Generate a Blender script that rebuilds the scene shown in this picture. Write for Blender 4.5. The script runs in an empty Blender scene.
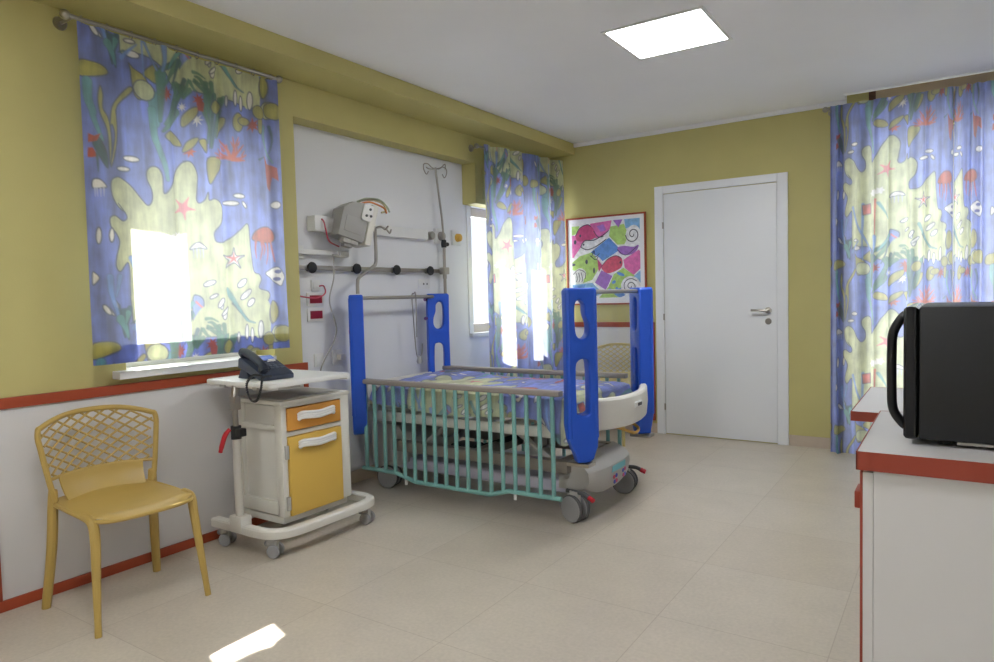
# children's hospital room: cot, bedside cabinet, chair, sea print curtains
LAMP, SKY, SUN, DAY, EXPO = 25.0, 1.0, 18.0, 15.0, 0.45
CAM = (0.590063, -0.049982, -0.025414, 3.27728, -5.81343, 1.24851)   # yaw, pitch, roll, position
import bpy, bmesh, math, random
import numpy as np
from mathutils import Vector, Matrix
random.seed(7)
scn = bpy.context.scene
COL = scn.collection
PI = math.pi
V = Vector

# ------------------------------------------------------------------ materials
def lin(c):
    c = c / 255.0
    return c / 12.92 if c <= 0.04045 else ((c + 0.055) / 1.055) ** 2.4
def rgb(r, g, b):
    return (lin(r), lin(g), lin(b), 1.0)

MATS = {}
def mat(name, col, rough=0.5, metal=0.0, noise=0.0, scale=8.0, bump=0.0, bscale=200.0, spec=0.5, stretch=(1, 1, 1), coat=0.0):
    if name in MATS:
        return MATS[name]
    m = bpy.data.materials.new(name); m.use_nodes = True
    nt = m.node_tree; N = nt.nodes; L = nt.links
    b = N['Principled BSDF']
    b.inputs['Base Color'].default_value = col
    b.inputs['Roughness'].default_value = rough
    b.inputs['Metallic'].default_value = metal
    b.inputs['Specular IOR Level'].default_value = spec
    b.inputs['Coat Weight'].default_value = coat
    tc = N.new('ShaderNodeTexCoord')
    mp = N.new('ShaderNodeMapping'); mp.inputs['Scale'].default_value = stretch
    L.new(tc.outputs['Object'], mp.inputs['Vector'])
    if noise > 0:
        n = N.new('ShaderNodeTexNoise'); n.inputs['Scale'].default_value = scale; n.inputs['Detail'].default_value = 5
        L.new(mp.outputs['Vector'], n.inputs['Vector'])
        r = N.new('ShaderNodeMapRange'); r.inputs['From Min'].default_value = 0.3; r.inputs['From Max'].default_value = 0.7
        r.inputs['To Min'].default_value = 1 - noise; r.inputs['To Max'].default_value = 1 + noise * 0.6
        L.new(n.outputs['Fac'], r.inputs['Value'])
        mx = N.new('ShaderNodeMix'); mx.data_type = 'RGBA'; mx.blend_type = 'MULTIPLY'; mx.inputs['Factor'].default_value = 1
        mx.inputs['A'].default_value = col
        L.new(r.outputs['Result'], mx.inputs['B'])
        L.new(mx.outputs['Result'], b.inputs['Base Color'])
    if bump > 0:
        n2 = N.new('ShaderNodeTexNoise'); n2.inputs['Scale'].default_value = bscale; n2.inputs['Detail'].default_value = 3
        L.new(mp.outputs['Vector'], n2.inputs['Vector'])
        bp = N.new('ShaderNodeBump'); bp.inputs['Strength'].default_value = bump; bp.inputs['Distance'].default_value = 0.004
        L.new(n2.outputs['Fac'], bp.inputs['Height'])
        L.new(bp.outputs['Normal'], b.inputs['Normal'])
    MATS[name] = m
    return m

def emit(name, col, s):
    m = bpy.data.materials.new(name); m.use_nodes = True
    N = m.node_tree.nodes; b = N['Principled BSDF']
    b.inputs['Base Color'].default_value = col
    b.inputs['Emission Color'].default_value = col
    b.inputs['Emission Strength'].default_value = s
    MATS[name] = m
    return m

def glass(name, tint, refl=0.05, rough=0.0):
    m = bpy.data.materials.new(name); m.use_nodes = True
    nt = m.node_tree; N = nt.nodes; L = nt.links
    N.remove(N['Principled BSDF'])
    t = N.new('ShaderNodeBsdfTransparent'); t.inputs['Color'].default_value = tint
    g = N.new('ShaderNodeBsdfGlossy'); g.inputs['Roughness'].default_value = rough
    mx = N.new('ShaderNodeMixShader')
    mx.inputs['Fac'].default_value = refl
    L.new(t.outputs['BSDF'], mx.inputs[1]); L.new(g.outputs['BSDF'], mx.inputs[2])
    L.new(mx.outputs['Shader'], N['Material Output'].inputs['Surface'])
    MATS[name] = m
    return m

def fabric(name, trans, attr='print', fade=0.0):
    """printed cotton: colour attribute x brushed watercolour noise, partly translucent"""
    m = bpy.data.materials.new(name); m.use_nodes = True
    nt = m.node_tree; N = nt.nodes; L = nt.links
    N.remove(N['Principled BSDF'])
    a = N.new('ShaderNodeAttribute'); a.attribute_name = attr
    uv = N.new('ShaderNodeAttribute'); uv.attribute_name = 'cloth'
    mp = N.new('ShaderNodeMapping'); mp.inputs['Scale'].default_value = (34, 5, 1)
    L.new(uv.outputs['Vector'], mp.inputs['Vector'])
    n = N.new('ShaderNodeTexNoise'); n.inputs['Scale'].default_value = 1.0; n.inputs['Detail'].default_value = 6
    L.new(mp.outputs['Vector'], n.inputs['Vector'])
    n2 = N.new('ShaderNodeTexNoise'); n2.inputs['Scale'].default_value = 9.0; n2.inputs['Detail'].default_value = 4
    L.new(uv.outputs['Vector'], n2.inputs['Vector'])
    ad = N.new('ShaderNodeMath'); ad.operation = 'ADD'
    L.new(n.outputs['Fac'], ad.inputs[0]); L.new(n2.outputs['Fac'], ad.inputs[1])
    r = N.new('ShaderNodeMapRange'); r.inputs['From Min'].default_value = 0.7; r.inputs['From Max'].default_value = 1.3
    r.inputs['To Min'].default_value = 0.66; r.inputs['To Max'].default_value = 1.34
    L.new(ad.outputs[0], r.inputs['Value'])
    mx = N.new('ShaderNodeMix'); mx.data_type = 'RGBA'; mx.blend_type = 'MULTIPLY'; mx.inputs['Factor'].default_value = 1
    L.new(a.outputs['Color'], mx.inputs['A']); L.new(r.outputs['Result'], mx.inputs['B'])
    d = N.new('ShaderNodeBsdfDiffuse'); t = N.new('ShaderNodeBsdfTranslucent')
    fd = N.new('ShaderNodeMix'); fd.data_type = 'RGBA'; fd.inputs['Factor'].default_value = fade; fd.inputs['B'].default_value = (0.8, 0.8, 0.8, 1)
    L.new(mx.outputs['Result'], fd.inputs['A']); mx = fd
    L.new(mx.outputs['Result'], d.inputs['Color'])
    # light that passes through the cloth keeps less of the dye
    lt = N.new('ShaderNodeMix'); lt.data_type = 'RGBA'; lt.inputs['Factor'].default_value = 0.42; lt.inputs['B'].default_value = (1, 1, 1, 1)
    L.new(mx.outputs['Result'], lt.inputs['A']); L.new(lt.outputs['Result'], t.inputs['Color'])
    ms = N.new('ShaderNodeMixShader'); ms.inputs['Fac'].default_value = trans
    L.new(d.outputs['BSDF'], ms.inputs[1]); L.new(t.outputs['BSDF'], ms.inputs[2])
    L.new(ms.outputs['Shader'], N['Material Output'].inputs['Surface'])
    MATS[name] = m
    return m

# ------------------------------------------------------------------ mesh helpers
class MB:
    def __init__(s):
        s.bm = bmesh.new()
    def _add(s, b, mtx=None):
        if mtx is not None:
            b.transform(mtx)
        me = bpy.data.meshes.new('tmp'); b.to_mesh(me); b.free()
        s.bm.from_mesh(me); bpy.data.meshes.remove(me)
        return s
    def box(s, x0, x1, y0, y1, z0, z1, bev=0.0, seg=2, mtx=None):
        b = bmesh.new(); bmesh.ops.create_cube(b, size=1)
        for v in b.verts:
            v.co = V(((x0 + x1) / 2 + v.co.x * (x1 - x0), (y0 + y1) / 2 + v.co.y * (y1 - y0), (z0 + z1) / 2 + v.co.z * (z1 - z0)))
        if bev > 0:
            bev = min(bev, 0.49 * min(abs(x1 - x0), abs(y1 - y0), abs(z1 - z0)))
            bmesh.ops.bevel(b, geom=list(b.edges), offset=bev, segments=seg, profile=0.6, affect='EDGES')
        return s._add(b, mtx)
    def tube(s, pts, r, n=10, closed=False, caps=True, mtx=None):
        b = bmesh.new(); pts = [V(p) for p in pts]; m = len(pts)
        rs = r if isinstance(r, (list, tuple)) else [r] * m
        prev = None; rings = []
        for i, p in enumerate(pts):
            if closed:
                t = (pts[(i + 1) % m] - pts[i - 1])
            else:
                t = pts[min(i + 1, m - 1)] - pts[max(i - 1, 0)]
            t.normalize()
            if prev is None:
                a = V((0, 0, 1)) if abs(t.z) < 0.9 else V((1, 0, 0))
                u = t.cross(a).normalized()
            else:
                u = (prev - t * prev.dot(t))
                u = u.normalized() if u.length > 1e-6 else t.orthogonal().normalized()
            prev = u; w = t.cross(u)
            rings.append([b.verts.new(p + (u * math.cos(2 * PI * k / n) + w * math.sin(2 * PI * k / n)) * rs[i]) for k in range(n)])
        for i in range(m if closed else m - 1):
            A, B = rings[i], rings[(i + 1) % m]
            for k in range(n):
                b.faces.new((A[k], A[(k + 1) % n], B[(k + 1) % n], B[k]))
        if caps and not closed:
            b.faces.new(list(reversed(rings[0]))); b.faces.new(rings[-1])
        return s._add(b, mtx)
    def lathe(s, prof, n=24, mtx=None):
        b = bmesh.new(); rings = []
        for (r, z) in prof:
            rings.append([b.verts.new((r * math.cos(2 * PI * k / n), r * math.sin(2 * PI * k / n), z)) for k in range(n)])
        for A, B in zip(rings, rings[1:]):
            for k in range(n):
                b.faces.new((A[k], A[(k + 1) % n], B[(k + 1) % n], B[k]))
        b.faces.new(list(reversed(rings[0]))); b.faces.new(rings[-1])
        return s._add(b, mtx)
    def prism(s, poly, z0, z1, bev=0.0, mtx=None, seg=2):
        b = bmesh.new()
        lo = [b.verts.new((x, y, z0)) for x, y in poly]
        f = b.faces.new(lo)
        r = bmesh.ops.extrude_face_region(b, geom=[f])
        for g in r['geom']:
            if isinstance(g, bmesh.types.BMVert):
                g.co.z = z1
        bmesh.ops.recalc_face_normals(b, faces=b.faces)
        if bev > 0:
            ed = [e for e in b.edges if abs(e.verts[0].co.z - e.verts[1].co.z) < 1e-6]
            bmesh.ops.bevel(b, geom=ed, offset=bev, segments=seg, profile=0.6, affect='EDGES')
        return s._add(b, mtx)
    def grid(s, P, mtx=None, thick=0.0, closed_u=False):
        """P[i][j] points; thick > 0 gives it a second side"""
        b = bmesh.new(); vs = [[b.verts.new(p) for p in row] for row in P]
        nu = len(vs)
        for i in range(nu if closed_u else nu - 1):
            for j in range(len(vs[0]) - 1):
                A, B = vs[i], vs[(i + 1) % nu]
                b.faces.new((A[j], B[j], B[j + 1], A[j + 1]))
        bmesh.ops.recalc_face_normals(b, faces=b.faces)
        if thick > 0:
            bmesh.ops.solidify(b, geom=list(b.faces), thickness=thick)
        return s._add(b, mtx)
    def ball(s, c, r, mtx=None, sc=(1, 1, 1), n=16):
        b = bmesh.new(); bmesh.ops.create_uvsphere(b, u_segments=n, v_segments=max(6, n // 2), radius=r)
        for v in b.verts:
            v.co = V((v.co.x * sc[0] + c[0], v.co.y * sc[1] + c[1], v.co.z * sc[2] + c[2]))
        return s._add(b, mtx)
    def build(s, name, m, parent=None, loc=None, smooth=True, angle=35):
        bmesh.ops.recalc_face_normals(s.bm, faces=s.bm.faces)
        me = bpy.data.meshes.new(name); s.bm.to_mesh(me); s.bm.free()
        if smooth:
            me.shade_smooth()
            me.set_sharp_from_angle(angle=math.radians(angle))
        me.materials.append(m)
        o = bpy.data.objects.new(name, me); COL.objects.link(o)
        if loc is not None:
            o.location = loc
        if parent is not None:
            o.parent = parent
        return o

def curve_plate(loops, half, bev, mtx):
    """flat plate with holes: filled 2-D curve, extruded and rounded, as a mesh"""
    cu = bpy.data.curves.new('c', 'CURVE'); cu.dimensions = '2D'; cu.fill_mode = 'BOTH'
    cu.offset = -bev; cu.extrude = half - bev; cu.bevel_depth = bev; cu.bevel_resolution = 3
    for lp in loops:
        sp = cu.splines.new('POLY'); sp.points.add(len(lp) - 1); sp.use_cyclic_u = True
        for p, (x, y) in zip(sp.points, lp):
            p.co = (x, y, 0, 1)
    o = bpy.data.objects.new('c', cu); COL.objects.link(o)
    dg = bpy.context.evaluated_depsgraph_get()
    me = bpy.data.meshes.new_from_object(o.evaluated_get(dg))
    me.transform(mtx)
    bpy.data.objects.remove(o); bpy.data.curves.remove(cu)
    mb = MB(); mb.bm.from_mesh(me); bpy.data.meshes.remove(me)
    bmesh.ops.remove_doubles(mb.bm, verts=mb.bm.verts, dist=1e-5)
    return mb

def rrect(x0, x1, y0, y1, r, n=6):
    P = []
    for cx, cy, a in ((x1 - r, y1 - r, 0), (x0 + r, y1 - r, 90), (x0 + r, y0 + r, 180), (x1 - r, y0 + r, 270)):
        for k in range(n + 1):
            t = math.radians(a + 90 * k / n)
            P.append((cx + r * math.cos(t), cy + r * math.sin(t)))
    return P

def smooth_path(pts, n=6, closed=False):
    pts = [V(p) for p in pts]; m = len(pts); out = []
    for i in range(m if closed else m - 1):
        if closed:
            p0, p1, p2, p3 = pts[i - 1], pts[i], pts[(i + 1) % m], pts[(i + 2) % m]
        else:
            p0, p1, p2, p3 = pts[max(i - 1, 0)], pts[i], pts[i + 1], pts[min(i + 2, m - 1)]
        for k in range(n):
            t = k / n
            out.append(0.5 * ((2 * p1) + (p2 - p0) * t + (2 * p0 - 5 * p1 + 4 * p2 - p3) * t * t + (3 * p1 - p0 - 3 * p2 + p3) * t ** 3))
    if not closed:
        out.append(pts[-1])
    return out

def tag(o, label=None, cat=None, group=None, kind=None):
    if label: o['label'] = label
    if cat: o['category'] = cat
    if group: o['group'] = group
    if kind: o['kind'] = kind
    return o
def thing(name, label, cat, loc=(0, 0, 0), rz=0.0, group=None):
    o = bpy.data.objects.new(name, None); COL.objects.link(o)
    o.location = loc; o.rotation_euler = (0, 0, rz); o.empty_display_size = 0.1
    return tag(o, label, cat, group)
def struct(name, mb, m, label, cat, parent=None, **k):
    o = mb.build(name, m, parent, smooth=k.get('smooth', False))
    if parent is None:
        tag(o, label, cat, kind='structure')
    return o
def R(axis, deg):
    return Matrix.Rotation(math.radians(deg), 4, axis)
def T(x, y, z):
    return Matrix.Translation((x, y, z))
def kids(o):
    return [c for c in bpy.data.objects if c.parent == o]
def copy_tree(o, parent=None):
    c = o.copy(); COL.objects.link(c)
    if parent is not None:
        c.parent = parent
    for ch in kids(o):
        copy_tree(ch, c)
    return c

# ------------------------------------------------------------------ palette
yellow = mat('yellow_paint', rgb(193, 184, 121), 0.7, noise=0.04, scale=3, bump=0.08, bscale=120)
white_paint = mat('white_wall_paint', rgb(226, 227, 230), 0.65, noise=0.02, scale=2, bump=0.05, bscale=120)
ceil_paint = mat('ceiling_paint', rgb(238, 238, 240), 0.8, noise=0.02, scale=2)
red_wood = mat('red_trim', rgb(158, 66, 36), 0.45, noise=0.06, scale=6)
brown_red = mat('brown_red_edge', rgb(146, 58, 38), 0.45, noise=0.05, scale=8)
laminate = mat('white_laminate', rgb(208, 206, 205), 0.45, noise=0.015, scale=3)
door_white = mat('door_lacquer', rgb(232, 234, 237), 0.4)
marble = mat('sill_marble', rgb(222, 222, 224), 0.35, noise=0.06, scale=14)
steel = mat('satin_steel', rgb(168, 163, 156), 0.28, metal=1.0)
grey_metal = mat('grey_metal', rgb(168, 164, 158), 0.4, metal=0.6)
pvc = mat('window_pvc', rgb(236, 236, 236), 0.4)
wood_beige = mat('window_frame_beige', rgb(205, 195, 185), 0.5)
black_rub = mat('black_rubber', rgb(34, 35, 38), 0.6)
black_plastic = mat('black_plastic', rgb(19, 20, 22), 0.38, bump=0.03, bscale=300)
black_gloss = mat('black_gloss', rgb(14, 14, 16), 0.12)
brownbox = mat('shutter_box_brown', rgb(190, 170, 138), 0.7, noise=0.05, scale=5)
darkbrown = mat('dark_brown', rgb(96, 66, 48), 0.7)
cream_pl = mat('cream_plastic', rgb(219, 217, 209), 0.45, noise=0.02, scale=5)
white_pl = mat('white_plastic', rgb(226, 226, 224), 0.4)
grey_pl = mat('grey_plastic', rgb(176, 174, 170), 0.5, noise=0.03, scale=6)
monitor_grey = mat('monitor_grey', rgb(158, 157, 153), 0.5)
lilac_pl = mat('pale_lilac_cover', rgb(190, 188, 205), 0.35)
dark_grey = mat('dark_grey_plastic', rgb(78, 78, 80), 0.55)
wheel_grey = mat('wheel_grey', rgb(150, 150, 152), 0.5)
blue_pl = mat('blue_plastic', rgb(30, 86, 204), 0.38, noise=0.03, scale=10)
teal_paint = mat('teal_paint', rgb(128, 180, 176), 0.4)
rail_grey = mat('handrail_grey', rgb(150, 142, 136), 0.5)
chair_must = mat('mustard_plastic', rgb(180, 152, 82), 0.42, noise=0.03, scale=10)
chair_beige = mat('beige_plastic', rgb(196, 178, 118), 0.42, noise=0.03, scale=10)
drawer_or = mat('orange_front', rgb(214, 152, 66), 0.45, noise=0.02, scale=6)
door_yel = mat('yellow_front', rgb(216, 178, 84), 0.45, noise=0.02, scale=6)
red_pl = mat('red_plastic', rgb(190, 30, 44), 0.4)
maroon = mat('socket_maroon', rgb(140, 20, 44), 0.4)
mattress_m = mat('mattress_cover', rgb(150, 165, 215), 0.7)
tile_skirt = mat('skirting_tile', rgb(190, 174, 156), 0.45, noise=0.06, scale=9)
paper_white = mat('mount_board', rgb(236, 236, 240), 0.8)
yellow_knob = mat('ochre_plastic', rgb(214, 168, 70), 0.4)
clear = glass('window_glass', (0.96, 0.97, 0.97, 1))
acrylic = glass('acrylic', (0.95, 0.96, 0.97, 1), 0.05, 0.08)
PATTERN=[('p','cream',1,1,[(0.115,1.81),(0.139,1.832),(0.165,1.831),(0.208,1.803),(0.252,1.747),(0.282,1.719),(0.304,1.744),(0.304,1.795),(0.285,1.839),(0.284,1.878),(0.308,1.904),(0.339,1.901),(0.355,1.864),(0.359,1.781),(0.395,1.829),(0.424,1.897),(0.461,1.942),(0.488,1.956),(0.471,1.953),(0.507,1.957),(0.532,1.932),(0.544,1.888),(0.535,1.813),(0.531,1.771),(0.546,1.756),(0.579,1.776),(0.598,1.816),(0.6,1.777),(0.626,1.785),(0.652,1.771),(0.667,1.734),(0.654,1.665),(0.618,1.618),(0.616,1.584),(0.629,1.564),(0.673,1.569),(0.719,1.599),(0.766,1.637),(0.819,1.671),(0.829,1.57),(0.836,1.49),(0.848,1.419),(0.879,1.403),(0.888,1.374),(0.875,1.329),(0.928,1.31),(0.938,1.283),(0.914,1.246),(0.869,1.207),(0.91,1.173),(0.93,1.125),(0.905,1.072),(0.819,1.068),(0.717,1.079),(0.619,1.08),(0.525,1.082),(0.435,1.079),(0.4,1.098),(0.352,1.165),(0.295,1.184),(0.231,1.179),(0.191,1.169),(0.186,1.215),(0.182,1.292),(0.183,1.308),(0.182,1.446),(0.139,1.407),(0.121,1.429),(0.125,1.474),(0.142,1.539),(0.129,1.576),(0.105,1.608),(0.103,1.645),(0.126,1.658),(0.162,1.638),(0.184,1.65),(0.179,1.674),(0.144,1.715),(0.172,1.682),(0.139,1.705),(0.116,1.751)]),
('p','blue2',1,1,[(0.481,1.281),(0.509,1.293),(0.538,1.271),(0.537,1.229),(0.517,1.188),(0.492,1.148),(0.476,1.157)]),
('s','rose',0.012,0.0036,[(0.498,1.26),(0.537,1.229),(0.598,1.223)]),
('p','cream',0,1,[(0.458,2.363),(0.515,2.454),(0.588,2.48),(0.662,2.489),(0.729,2.486),(0.82,2.51),(0.892,2.502),(0.938,2.465),(0.929,2.298),(0.913,2.286),(0.887,2.312),(0.85,2.289),(0.822,2.345),(0.773,2.369),(0.726,2.319),(0.679,2.263),(0.64,2.229),(0.629,2.252),(0.654,2.295),(0.63,2.369),(0.591,2.367),(0.553,2.326),(0.506,2.289),(0.459,2.308)]),
('p','cream',1,0,[(1.038,2.316),(1.031,2.295),(1.015,2.275),(0.993,2.261),(0.97,2.257),(0.949,2.262),(0.935,2.275),(0.931,2.294),(0.937,2.316),(0.953,2.335),(0.974,2.349),(0.998,2.354),(1.019,2.35),(1.033,2.336)]),
('p','leaf',1,0,[(0.978,2.426),(0.974,2.401),(0.967,2.379),(0.956,2.366),(0.946,2.364),(0.937,2.373),(0.931,2.391),(0.93,2.414),(0.933,2.439),(0.941,2.46),(0.951,2.473),(0.962,2.476),(0.971,2.467),(0.977,2.449)]),
('p','leaf',1,0,[(0.825,2.211),(0.82,2.188),(0.81,2.169),(0.795,2.156),(0.779,2.153),(0.765,2.16),(0.756,2.176),(0.754,2.197),(0.758,2.22),(0.769,2.239),(0.784,2.252),(0.8,2.255),(0.814,2.248),(0.823,2.233)]),
('p','leaf',1,1,[(-0.002,2.315),(0.067,2.325),(0.106,2.314),(0.122,2.29),(0.093,2.272),(-0.005,2.25)]),
('p','leaf',1,1,[(0.222,2.364),(0.244,2.342),(0.29,2.319),(0.311,2.277),(0.305,2.231),(0.268,2.206),(0.242,2.223),(0.232,2.281),(0.228,2.332)]),
('p','leaf',1,1,[(0.286,2.332),(0.324,2.376),(0.353,2.38),(0.349,2.301),(0.313,2.312)]),
('p','leaf',1,1,[(0.22,2.255),(0.169,2.199),(0.133,2.143),(0.121,2.063),(0.132,2.064),(0.141,2.021),(0.13,1.953),(0.116,1.884),(0.123,1.885),(0.145,1.963),(0.155,2.039),(0.152,2.134),(0.153,2.114),(0.163,2.16),(0.231,2.235)]),
('p','leaf',1,1,[(0.085,2.227),(0.073,2.17),(0.08,2.106),(0.099,2.058),(0.108,2.015),(0.114,1.884),(0.125,1.982),(0.115,2.083),(0.092,2.13),(0.095,2.189)]),
('s','teal',0.045,0.0135,[(0.031,2.232),(0.031,2.16),(0.049,2.107),(0.048,2.091),(0.066,2.037),(0.085,1.989)]),
('p','dteal',1,1,[(0.041,1.974),(0.07,1.998),(0.1,1.935),(0.102,1.867),(0.067,1.919)]),
('p','red',0,0,[(0.023,2.007),(0.05,2.001),(0.079,2.017),(0.06,1.981),(0.021,1.967)]),
('p','red',0,0,[(0.02,1.944),(0.041,1.949),(0.063,1.913),(0.038,1.905),(0.017,1.902)]),
('s','dteal',0.014,0.0042,[(0.059,1.925),(0.061,1.847)]),
('s','dteal',0.03,0.009,[(0.114,2.481),(0.132,2.41),(0.145,2.339)]),
('s','dteal',0.03,0.009,[(0.142,2.456),(0.155,2.394),(0.162,2.329)]),
('s','dteal',0.026,0.0078,[(0.175,2.47),(0.164,2.419),(0.149,2.378)]),
('s','dteal',0.022,0.0066,[(0.157,2.461),(0.146,2.392),(0.14,2.354)]),
('p','white',1,1,[(0.054,2.473),(0.082,2.473),(0.103,2.439),(0.081,2.449)]),
('p','white',1,0,[(0.271,2.401),(0.265,2.395),(0.253,2.391),(0.239,2.389),(0.225,2.391),(0.213,2.396),(0.206,2.402),(0.206,2.409),(0.212,2.416),(0.223,2.42),(0.237,2.422),(0.252,2.42),(0.264,2.415),(0.271,2.409)]),
('p','white',1,0,[(0.253,2.461),(0.249,2.457),(0.241,2.454),(0.231,2.453),(0.22,2.454),(0.211,2.456),(0.206,2.46),(0.205,2.464),(0.209,2.468),(0.217,2.471),(0.227,2.472),(0.238,2.472),(0.247,2.469),(0.253,2.465)]),
('s','dteal',0.012,0.0036,[(0.202,2.413),(0.175,2.399)]),
('p','white',1,0,[(0.251,1.926),(0.247,1.92),(0.235,1.916),(0.22,1.913),(0.204,1.914),(0.19,1.917),(0.181,1.922),(0.179,1.927),(0.184,1.933),(0.195,1.937),(0.21,1.939),(0.226,1.939),(0.24,1.936),(0.249,1.931)]),
('p','white',1,0,[(0.208,1.877),(0.204,1.872),(0.195,1.867),(0.182,1.865),(0.167,1.864),(0.155,1.865),(0.146,1.869),(0.144,1.873),(0.148,1.878),(0.157,1.882),(0.17,1.885),(0.184,1.886),(0.197,1.884),(0.206,1.881)]),
('p','white',1,1,[(0.035,1.807),(0.067,1.813),(0.094,1.784),(0.067,1.775),(0.033,1.772)]),
('s','pale',0.008,0.0024,[(0.042,1.771),(0.043,1.736)]),
('s','pale',0.008,0.0024,[(0.052,1.772),(0.053,1.737)]),
('s','pale',0.008,0.0024,[(0.067,1.773),(0.068,1.738)]),
('s','pale',0.008,0.0024,[(0.081,1.775),(0.082,1.74)]),
('p','red',0,0,[(0.424,2.264),(0.4,2.252),(0.411,2.234),(0.389,2.241),(0.381,2.217),(0.376,2.237),(0.354,2.222),(0.366,2.244),(0.343,2.246),(0.367,2.258),(0.356,2.275),(0.377,2.269),(0.385,2.293),(0.391,2.272),(0.413,2.288),(0.4,2.265)]),
('p','red',0,0,[(0.612,2.286),(0.586,2.274),(0.595,2.255),(0.575,2.264),(0.562,2.241),(0.562,2.264),(0.537,2.254),(0.557,2.274),(0.539,2.284),(0.564,2.286),(0.566,2.309),(0.577,2.291),(0.598,2.31),(0.587,2.286)]),
('p','white',0,0,[(0.503,2.223),(0.487,2.217),(0.495,2.206),(0.481,2.211),(0.477,2.195),(0.474,2.209),(0.46,2.198),(0.469,2.213),(0.454,2.213),(0.469,2.22),(0.462,2.23),(0.475,2.226),(0.479,2.241),(0.482,2.227),(0.496,2.238),(0.487,2.224)]),
('p','white',0,0,[(0.597,2.181),(0.57,2.172),(0.584,2.154),(0.563,2.164),(0.556,2.139),(0.553,2.162),(0.53,2.144),(0.546,2.167),(0.52,2.166),(0.546,2.176),(0.533,2.193),(0.554,2.184),(0.56,2.209),(0.564,2.186),(0.587,2.204),(0.571,2.181)]),
('p','red',0,0,[(0.932,2.217),(0.899,2.204),(0.915,2.183),(0.887,2.192),(0.878,2.164),(0.871,2.189),(0.843,2.17),(0.861,2.197),(0.83,2.197),(0.862,2.21),(0.846,2.23),(0.873,2.221),(0.882,2.25),(0.889,2.224),(0.918,2.244),(0.899,2.217)]),
('p','coral',0,0,[(0.546,2.014),(0.523,2.003),(0.53,1.984),(0.511,1.993),(0.498,1.973),(0.497,1.994),(0.473,1.987),(0.491,2.005),(0.475,2.017),(0.498,2.018),(0.501,2.04),(0.512,2.023),(0.533,2.038),(0.523,2.017)]),
('p','leaf',1,1,[(0.468,2.133),(0.478,2.176),(0.525,2.222),(0.568,2.237),(0.559,2.196),(0.507,2.141),(0.48,2.122)]),
('p','leaf',1,1,[(0.374,2.063),(0.4,2.084),(0.441,2.067),(0.467,2.028),(0.422,2.022),(0.382,2.039)]),
('p','leaf',1,1,[(0.47,2.006),(0.494,2.051),(0.54,2.081),(0.565,2.079),(0.529,2.032),(0.483,2)]),
('p','leaf',1,1,[(0.565,2.073),(0.602,2.081),(0.601,2.017),(0.583,2.039)]),
('p','leaf',1,1,[(0.604,1.988),(0.685,1.987),(0.644,1.91),(0.607,1.861)]),
('p','leaf',1,1,[(0.652,2.102),(0.671,2.198),(0.713,2.211),(0.703,2.166)]),
('p','leaf',1,1,[(0.916,2.251),(0.941,2.247),(0.934,2.174),(0.913,2.179)]),
('p','green',1,1,[(0.348,2.359),(0.391,2.397),(0.45,2.433),(0.424,2.394),(0.381,2.365),(0.351,2.344)]),
('s','green',0.035,0.0105,[(0.468,2.43),(0.423,2.366),(0.377,2.296)]),
('s','teal',0.05,0.015,[(0.325,2.242),(0.33,2.181),(0.339,2.113),(0.326,2.086),(0.345,1.996)]),
('s','green',0.045,0.0135,[(0.363,2.344),(0.362,2.25),(0.356,2.124)]),
('s','green',0.045,0.0135,[(0.471,2.307),(0.422,2.192),(0.376,2.112)]),
('s','teal',0.04,0.012,[(0.322,2.17),(0.328,2.055),(0.345,1.996),(0.366,1.92),(0.375,1.846)]),
('s','green',0.04,0.012,[(0.443,2.187),(0.402,2.124),(0.366,2.077)]),
('s','dteal',0.022,0.0066,[(0.496,2.353),(0.461,2.264),(0.435,2.171)]),
('s','dteal',0.02,0.006,[(0.471,2.442),(0.445,2.356),(0.42,2.286)]),
('s','green',0.02,0.006,[(0.548,2.406),(0.579,2.406),(0.612,2.388)]),
('s','green',0.02,0.006,[(0.555,2.367),(0.595,2.354)]),
('s','dteal',0.022,0.0066,[(0.71,2.481),(0.741,2.438),(0.794,2.389)]),
('s','green',0.022,0.0066,[(0.527,2.352),(0.548,2.324),(0.566,2.316)]),
('s','green',0.024,0.0072,[(0.622,2.333),(0.631,2.236),(0.608,2.065)]),
('s','green',0.024,0.0072,[(0.713,2.312),(0.672,2.219),(0.625,2.043)]),
('s','green',0.024,0.0072,[(0.64,2.371),(0.646,2.256),(0.621,2.05)]),
('s','green',0.024,0.0072,[(0.598,2.229),(0.621,2.151),(0.626,2.051)]),
('s','green',0.024,0.0072,[(0.688,2.248),(0.675,2.178),(0.652,2.097)]),
('s','green',0.024,0.0072,[(0.614,2.365),(0.608,2.248),(0.624,2.118)]),
('s','dteal',0.016,0.0048,[(0.653,2.316),(0.637,2.187),(0.616,2.041)]),
('s','dteal',0.016,0.0048,[(0.68,2.28),(0.647,2.155),(0.63,2.043)]),
('p','white',1,0,[(0.789,2.329),(0.787,2.311),(0.783,2.296),(0.778,2.287),(0.773,2.285),(0.769,2.293),(0.766,2.306),(0.766,2.324),(0.768,2.343),(0.772,2.358),(0.777,2.367),(0.782,2.368),(0.786,2.361),(0.788,2.347)]),
('p','white',1,0,[(0.733,2.301),(0.731,2.289),(0.728,2.278),(0.725,2.272),(0.721,2.271),(0.719,2.276),(0.717,2.285),(0.717,2.298),(0.718,2.311),(0.721,2.321),(0.724,2.328),(0.728,2.329),(0.731,2.324),(0.732,2.314)]),
('p','white',1,0,[(0.889,2.338),(0.886,2.317),(0.881,2.299),(0.874,2.288),(0.867,2.286),(0.861,2.295),(0.858,2.311),(0.857,2.331),(0.86,2.353),(0.865,2.371),(0.872,2.382),(0.879,2.383),(0.885,2.375),(0.888,2.359)]),
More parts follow.
